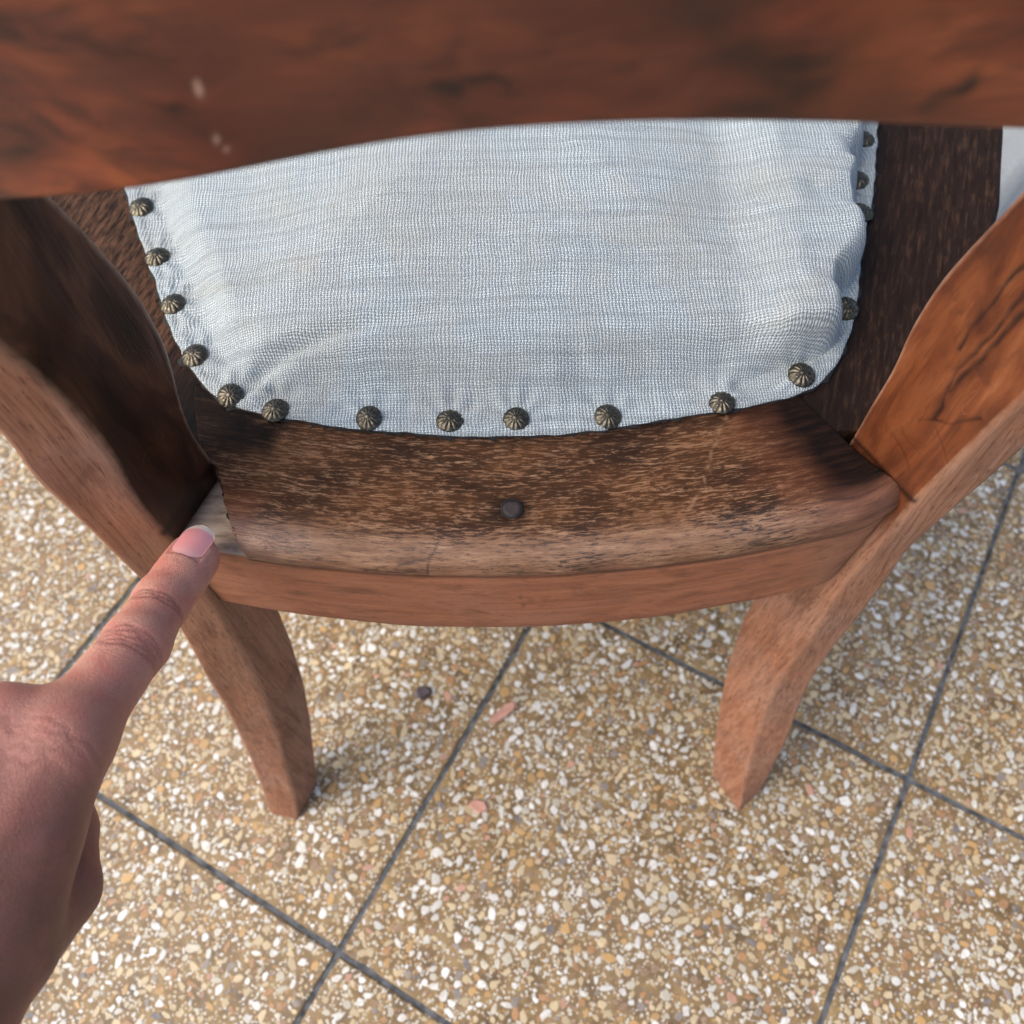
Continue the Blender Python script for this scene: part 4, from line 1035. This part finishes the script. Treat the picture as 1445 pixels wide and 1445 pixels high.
# ------------------------------------------------------------------ hand
J = {k: np.array(v) for k, v in HAND.items()}
CAMD = np.array(CAMDIR)                 # direction from the hand up to the lens: the back of the hand faces that way
def build_hand():
    h = 0.0008
    caps = []   # (a, b, ra, rb, k)
    def cap_(a, b, ra, rb_, k=0.004): caps.append((np.array(a, float), np.array(b, float), ra, rb_, k))
    D = -CAMD                            # away from the lens, towards the palm
    # palm: rows of metacarpals
    for m, w_, ra, rb_ in (('mcp', 'wr', 0.0105, 0.0140), ('mcp2', 'wr', 0.0115, 0.0150), ('mcp3', 'wr2', 0.0110, 0.0150), ('mcp4', 'wr2', 0.0100, 0.0140)):
        cap_(J[m], J[w_] + D * 0.002, ra, rb_, 0.010)
        cap_(J[m] + D * 0.010 + (J[w_] - J[m]) * 0.1, J[w_] + D * 0.006, 0.0100, 0.0140, 0.008)
    cap_(J['web'], (J['mcp'] + J['mcp2']) / 2 + (J['wr'] - J['mcp']) * 0.35, 0.0115, 0.012, 0.007)
    cap_(J['mcp'] + (J['wr'] - J['mcp']) * 0.22 + D * 0.004, J['th_cmc'], 0.0110, 0.0155, 0.006)
    cap_(J['wr'], J['arm'], 0.0185, 0.024, 0.010)
    cap_(J['wr2'], J['arm2'], 0.0185, 0.024, 0.010)
    # index finger
    cap_(J['mcp'], J['pip'], 0.0112, 0.0098, 0.008)
    cap_(J['pip'], J['dip'], 0.0098, 0.0088, 0.003)
    a = (J['tip'] - J['dip']) / np.linalg.norm(J['tip'] - J['dip'])
    cap_(J['dip'], J['tip'] - a * 0.001, 0.0088, 0.0081, 0.003)
    cap_(J['dip'] + a * 0.010 + D * 0.0016, J['tip'] + D * 0.0008, 0.0080, 0.0076, 0.004)
    # knuckle rolls
    for j, r, dz in (('pip', 0.0078, 0.0027), ('dip', 0.0070, 0.0018)):
        cap_(J[j] + CAMD * dz, J[j] + CAMD * dz + a * 0.001, r, r, 0.003)
    cap_(J['mcp'] + CAMD * 0.0018, J['mcp'] + CAMD * 0.0016 + a * 0.002, 0.0095, 0.0095, 0.005)
    # curled fingers underneath
    for m, p, t in (('mcp2', 'pip2', 't2'), ('mcp3', 'pip3', 't3'), ('mcp4', 'pip4', 't4')):
        cap_(J[m], J[p], 0.0110, 0.0095, 0.0035)
        cap_(J[p], J[t], 0.0095, 0.0080, 0.0022)
        cap_(J[t], J[t] + (J['wr'] - J[m]) * 0.22 + CAMD * 0.010, 0.0080, 0.0072, 0.0018)
    # thumb folded against the palm
    cap_(J['th_cmc'] + D * 0.006, J['th_mcp'], 0.0150, 0.0120, 0.003)
    cap_(J['th_mcp'], J['th_ip'], 0.0118, 0.0096, 0.0022)
    cap_(J['th_ip'], J['th_tip'], 0.0096, 0.0078, 0.0022)
    pts = np.array([c[0] for c in caps] + [c[1] for c in caps])
    lo = pts.min(0) - 0.030; hi = pts.max(0) + 0.030
    n = np.ceil((hi - lo) / h).astype(int)
    f = np.full(n, 0.03, np.float32)
    ax = [lo[i] + h * np.arange(n[i]) for i in range(3)]
    for A, Bq, ra, rb_, k in caps:
        R_ = max(ra, rb_) + 0.014
        i0 = np.maximum(((np.minimum(A, Bq) - R_ - lo) / h).astype(int), 0); i1 = np.minimum(((np.maximum(A, Bq) + R_ - lo) / h).astype(int) + 1, n)
        sl = tuple(slice(i0[i], i1[i]) for i in range(3))
        X = ax[0][sl[0]][:, None, None]; Y = ax[1][sl[1]][None, :, None]; Zz = ax[2][sl[2]][None, None, :]
        ab = Bq - A; L2 = ab @ ab
        t = np.clip(((X - A[0]) * ab[0] + (Y - A[1]) * ab[1] + (Zz - A[2]) * ab[2]) / L2, 0, 1)
        d = np.sqrt((X - A[0] - t * ab[0]) ** 2 + (Y - A[1] - t * ab[1]) ** 2 + (Zz - A[2] - t * ab[2]) ** 2) - (ra + (rb_ - ra) * t)
        g = f[sl]; d = d.astype(np.float32)
        hk = np.clip(0.5 + 0.5 * (d - g) / k, 0, 1)
        f[sl] = d * (1 - hk) + g * hk - k * hk * (1 - hk)
    # surface nets
    s = f < 0
    c = s[:-1, :-1, :-1].astype(np.int8)
    cnt = np.zeros([m - 1 for m in n], np.int8)
    for dx in (0, 1):
        for dy in (0, 1):
            for dz in (0, 1): cnt += s[dx:n[0] - 1 + dx, dy:n[1] - 1 + dy, dz:n[2] - 1 + dz]
    act = (cnt > 0) & (cnt < 8)
    idx = np.full(act.shape, -1, np.int64); cells = np.argwhere(act); idx[act] = np.arange(len(cells))
    acc = np.zeros((len(cells), 3)); num = np.zeros(len(cells))
    corners = [(dx, dy, dz) for dx in (0, 1) for dy in (0, 1) for dz in (0, 1)]
    fv = {q: f[cells[:, 0] + q[0], cells[:, 1] + q[1], cells[:, 2] + q[2]] for q in corners}
    for q in corners:
        for axn in range(3):
            if q[axn] == 0:
                p = list(q); p[axn] = 1; p = tuple(p)
                a_, b_ = fv[q], fv[p]
                cr = (a_ < 0) != (b_ < 0)
                t = np.where(cr, a_ / np.where(cr, a_ - b_, 1), 0)
                pos = np.tile(np.array(q, float), (len(cells), 1)); pos[:, axn] += t
                acc[cr] += pos[cr]; num[cr] += 1
    V = lo + h * (cells + acc / num[:, None])
    F = []
    for axn in range(3):
        sh = [slice(None)] * 3; sh2 = [slice(None)] * 3
        sh[axn] = slice(0, -1); sh2[axn] = slice(1, None)
        e = np.argwhere(s[tuple(sh)] != s[tuple(sh2)])
        o1, o2 = [i for i in range(3) if i != axn]
        e = e[(e[:, o1] > 0) & (e[:, o2] > 0)]
        e = e[(e[:, o1] < act.shape[o1]) & (e[:, o2] < act.shape[o2]) & (e[:, axn] < act.shape[axn])]
        def at_(d1, d2):
            q = e.copy(); q[:, o1] += d1; q[:, o2] += d2
            return idx[q[:, 0], q[:, 1], q[:, 2]]
        quad = np.stack([at_(-1, -1), at_(0, -1), at_(0, 0), at_(-1, 0)], 1)
        F.append(quad[(quad >= 0).all(1)])
    F = np.concatenate(F)
    return V, F, a
HV, HF, HA = build_hand()
# attributes: position along the index finger, redness, wrinkles over the joints
fd = HA
bz = CAMD - fd * (CAMD @ fd); bz /= np.linalg.norm(bz); bx = np.cross(fd, bz)
axial = (HV - J['tip']) @ fd; lat = (HV - J['tip']) @ bx
def near(p, r): return np.exp(-(np.linalg.norm(HV - p, axis=1) / r) ** 2)
dorsal = J['pip'] + CAMD * 0.009
pfd = (J['dip'] - J['pip']) / np.linalg.norm(J['dip'] - J['pip'])
wrk = np.zeros(len(HV))
for jn, r, amp in (('pip', 0.0062, 1.0), ('dip', 0.0050, 0.8)):
    P_ = J[jn] + CAMD * 0.009
    wrk = np.maximum(wrk, near(P_, r) * amp)
red = 0.55 * near(J['tip'] + CAMD * 0.002, 0.011) + 0.22 * near(J['mcp'] + CAMD * 0.010, 0.014) + 0.35 * near(J['pip'] + CAMD * 0.008, 0.008) + 0.2 * near(J['mcp2'] + CAMD * 0.01, 0.014)
# carved creases over the two finger joints
disp = np.zeros(len(HV)); crs = np.zeros(len(HV))
for jn, offs in (('pip', (-0.0034, -0.0016, 0.0003, 0.0021, 0.0038)), ('dip', (-0.0018, 0.0, 0.0017))):
    P_ = J[jn] + CAMD * 0.009
    rel = HV - P_
    u = rel @ pfd; v = rel @ np.cross(pfd, CAMD); wdep = rel @ CAMD
    for k, o_ in enumerate(offs):
        bend = o_ * (1 - (v / 0.008) ** 2) + 0.0003 * np.sin(v * 1500 + k * 2)
        crs = np.maximum(crs, np.exp(-((u - bend) / 0.00045) ** 2) * np.exp(-(v / 0.0060) ** 2) * (wdep > -0.006) * 0.42)
        disp -= 0.00040 * np.exp(-((u - bend) / 0.00055) ** 2) * np.exp(-(v / 0.0062) ** 2) * (wdep > -0.006)
    red = red + 0.25 * np.exp(-(u / 0.004) ** 2) * np.exp(-(v / 0.006) ** 2) * (wdep > -0.006)
me_n = bpy.data.meshes.new('tmp'); me_n.from_pydata(HV.tolist(), [], HF.tolist())
bm = bmesh.new(); bm.from_mesh(me_n); bmesh.ops.recalc_face_normals(bm, faces=bm.faces)
bmesh.ops.smooth_vert(bm, verts=bm.verts, factor=0.5, use_axis_x=True, use_axis_y=True, use_axis_z=True)
bm.normal_update()
HN = np.array([v.normal[:] for v in bm.verts]); HV = np.array([v.co[:] for v in bm.verts]); HF2 = [[v.index for v in f.verts] for f in bm.faces]
bm.free(); bpy.data.meshes.remove(me_n)
# tendons running back from the knuckles, and slack skin over the first knuckle
for m, wq, am in (('mcp', 'wr', 0.0010), ('mcp2', 'wr', 0.0009), ('mcp3', 'wr2', 0.0008)):
    a_ = J[m] + CAMD * 0.010; b_ = J[wq] + CAMD * 0.014
    dl_ = seg_dist(HV + (HN @ CAMD < 0)[:, None] * 1.0, [a_, b_])
    tq = np.clip((HV - a_) @ (b_ - a_) / ((b_ - a_) @ (b_ - a_)), 0, 1)
    disp += am * np.exp(-(dl_ / 0.0042) ** 2) * smooth01(tq / 0.15) * (1 - 0.7 * smooth01((tq - 0.4) / 0.5))
for m in ('mcp', 'mcp2'):
    ax_m = (J['pip'] - J['mcp']); ax_m = ax_m / np.linalg.norm(ax_m)
    rel = HV - (J[m] + CAMD * 0.010); u = rel @ ax_m; v = rel @ np.cross(ax_m, CAMD)
    for k, o_ in enumerate((-0.0055, -0.0035, -0.0012, 0.0012, 0.0034)):
        wv_ = o_ + 0.0006 * np.sin(v * 700 + k * 2.1) + 0.0004 * np.sin(v * 1900 + k)
        q_ = np.exp(-((u - wv_) / 0.00055) ** 2) * np.exp(-((v - 0.001 * (k - 2)) / 0.0065) ** 2) * (rel @ CAMD > -0.008)
        disp -= 0.00032 * q_; crs = np.maximum(crs, 0.22 * q_)
HV = HV + HN * disp[:, None]
NB_ = bz * math.cos(rad(-6)) + bx * math.sin(rad(-6)); NX_ = np.cross(fd, NB_)
def nail_surf(u, lt): return 0.0083 - 0.0076 * (1 - np.cos(np.clip(np.abs(lt), 0, 0.0072) / 0.0076)) - 0.0010 * np.clip((u - 0.002) / 0.007, 0, 2) ** 2
rel = HV - J['tip']; nu_ = rel @ fd; nl_ = rel @ NX_; nd_ = rel @ NB_
tgt = nail_surf(nu_, nl_) - 0.0004
inside = smooth01((nu_ + 0.0068) / 0.0012) * smooth01((0.0064 - np.abs(nl_)) / 0.0012) * (nd_ > 0)
HV = HV - NB_ * (inside * np.clip(nd_ - tgt, 0, 0.004))[:, None]
# tendons and small hollows on the back of the hand
HV = HV + HN * (0.0005 * vnoise(HV, 28, 95) * smooth01((-(HV - J['mcp']) @ (J['pip'] - J['mcp']) / np.linalg.norm(J['pip'] - J['mcp'])) / 0.02))[:, None]
HD = empty('hand', tuple(np.round(J['wr'], 4)), 'bare left hand with extended index finger touching the broken corner of the chair rail', 'hand')
body = mesh_obj('skin', HV, HF2, M_SKIN, HD, attrs={'axial': axial, 'lat': lat, 'wrk': np.clip(wrk, 0, 1), 'crs': crs, 'red': np.clip(red, 0, 0.8), 'finger_lit': 0.85 * smooth01((axial + 0.105) / 0.055)})

# fingernail of the index finger
def make_nail():
    nb, nx = NB_, NX_
    tip = J['tip']
    V = []; ax_ = []; la = []; free = []; lun = []
    nu, nv = 40, 27
    u0, u1 = -0.0062, 0.0088
    for i in range(nu):
        t = i / (nu - 1)
        u = u0 + (u1 - u0) * t
        w = 0.0056 * (math.sqrt(max(0.0, 1 - ((0.25 - t) / 0.252) ** 2)) if t < 0.25 else 1.0)
        if t > 0.70: w *= math.sqrt(max(0.0, 1 - ((t - 0.70) / 0.305) ** 2))
        for j in range(nv):
            s_ = (j / (nv - 1)) * 2 - 1
            lt = s_ * w
            P = tip + fd * u + nx * lt + nb * float(nail_surf(np.array(u), np.array(lt)))
            V.append(P); ax_.append(u); la.append(lt)
            free.append(float(smooth01(np.array((u - 0.0062 + 40 * lt * lt) / 0.0010))))
            lun.append(float(0.5 * math.exp(-((t - 0.10) / 0.12) ** 2)))
    V = np.array(V); n = len(V)
    V2 = V - nb * 0.0006
    VV = np.concatenate([V, V2])
    F = grid_faces(nu, nv) + [tuple(reversed(f)) for f in grid_faces(nu, nv, off=n)]
    rim = [j for j in range(nv)] + [i * nv + nv - 1 for i in range(1, nu)] + [(nu - 1) * nv + j for j in range(nv - 2, -1, -1)] + [i * nv for i in range(nu - 2, 0, -1)]
    for a, b in zip(rim, rim[1:] + rim[:1]): F.append((a, b, b + n, a + n))
    mesh_obj('fingernail', VV, F, M_NAIL, HD, attrs={'axial': ax_ * 2, 'lat': la * 2, 'free': free * 2, 'lunula': lun * 2})
make_nail()

# ------------------------------------------------------------------ small things on the floor
def shard(name, c, size, h, rot, mat, label, cat, seed):
    r = np.random.default_rng(seed); n = 11
    an = (np.arange(n) + r.uniform(-0.3, 0.3, n)) * 2 * math.pi / n
    rr_ = r.uniform(0.72, 1.1, n)
    x = np.cos(an) * rr_ * size[0]; y = np.sin(an) * rr_ * size[1]
    ca, sa = math.cos(rot), math.sin(rot)
    X = c[0] + x * ca - y * sa; Y = c[1] + x * sa + y * ca
    V = []
    for k, z in ((0.92, 0.0), (1.0, h * 0.45), (0.82, h * 0.95)):
        for i in range(n): V.append((c[0] + (X[i] - c[0]) * k, c[1] + (Y[i] - c[1]) * k, z + 0.0002 + (0.0003 * r.random() if z else 0)))
    V.append((c[0], c[1], h))
    F = grid_faces(3, n, True) + [(2 * n + i, 2 * n + (i + 1) % n, 3 * n) for i in range(n)] + [tuple(range(n - 1, -1, -1))]
    t = empty(name, (c[0], c[1], 0.0))
    V = np.array(V) - np.array([c[0], c[1], 0.0])
    bpy.data.objects.remove(t)
    o = mesh_obj(name, V, F, mat, smooth=False)
    o.location = (c[0], c[1], 0.0)
    bm = bmesh.new(); bm.from_mesh(o.data); bmesh.ops.recalc_face_normals(bm, faces=bm.faces); bm.to_mesh(o.data); bm.free()
    o['label'] = label; o['category'] = cat
shard('wood_chip', SPLINTERS[0], (0.0072, 0.0042), 0.0030, rad(-18), M_SPLINT, 'short stubby pink wood chip lying alone on the terrazzo between the legs', 'wood chip', 1)
shard('wood_splinter', SPLINTERS[1], (0.0115, 0.0038), 0.0014, rad(38), M_SPLINT, 'long thin pinkish splinter lying beside the dark floor joint', 'splinter', 2)
shard('dirt_crumb', SPLINTERS[2], (0.0052, 0.0046), 0.0030, 0.5, M_PEBBLE, 'small dark crumb of dirt on the floor just below the rear rail', 'crumb', 3)

# crumpled white cloth on the floor beyond the right side of the chair
def make_cloth():
    nr, nc = 60, 120
    c0 = np.array([0.52, 0.68]); V = []
    for i in range(nr):
        q = i / (nr - 1)
        for j in range(nc):
            a = 2 * math.pi * j / nc
            R_ = 0.235 * (1 + 0.10 * math.sin(3 * a + 1) + 0.06 * math.sin(5 * a))
            x, y = c0 + q * R_ * np.array([math.cos(a), math.sin(a)])
            f = math.sin((x * 0.8 - y * 0.45) * 150 + 3 * math.sin(y * 30)) * 0.5 + math.sin((x + y) * 60 + 2 * math.sin(x * 40)) * 0.5
            z = 0.085 * (1 - q ** 2.2) + 0.022 * f * min(1, (1 - q) * 6) + 0.002
            V.append((x, y, max(z, 0.0012)))
    F = grid_faces(nr, nc, True)
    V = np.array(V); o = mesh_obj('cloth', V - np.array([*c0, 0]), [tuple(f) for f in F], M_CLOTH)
    o.location = (*c0, 0.0)
    o['label'] = 'crumpled white cloth, shade put into its grey colour, partly visible beyond the right side rail'; o['category'] = 'cloth'
    s = o.modifiers.new('thickness', 'SOLIDIFY'); s.thickness = 0.001
make_cloth()
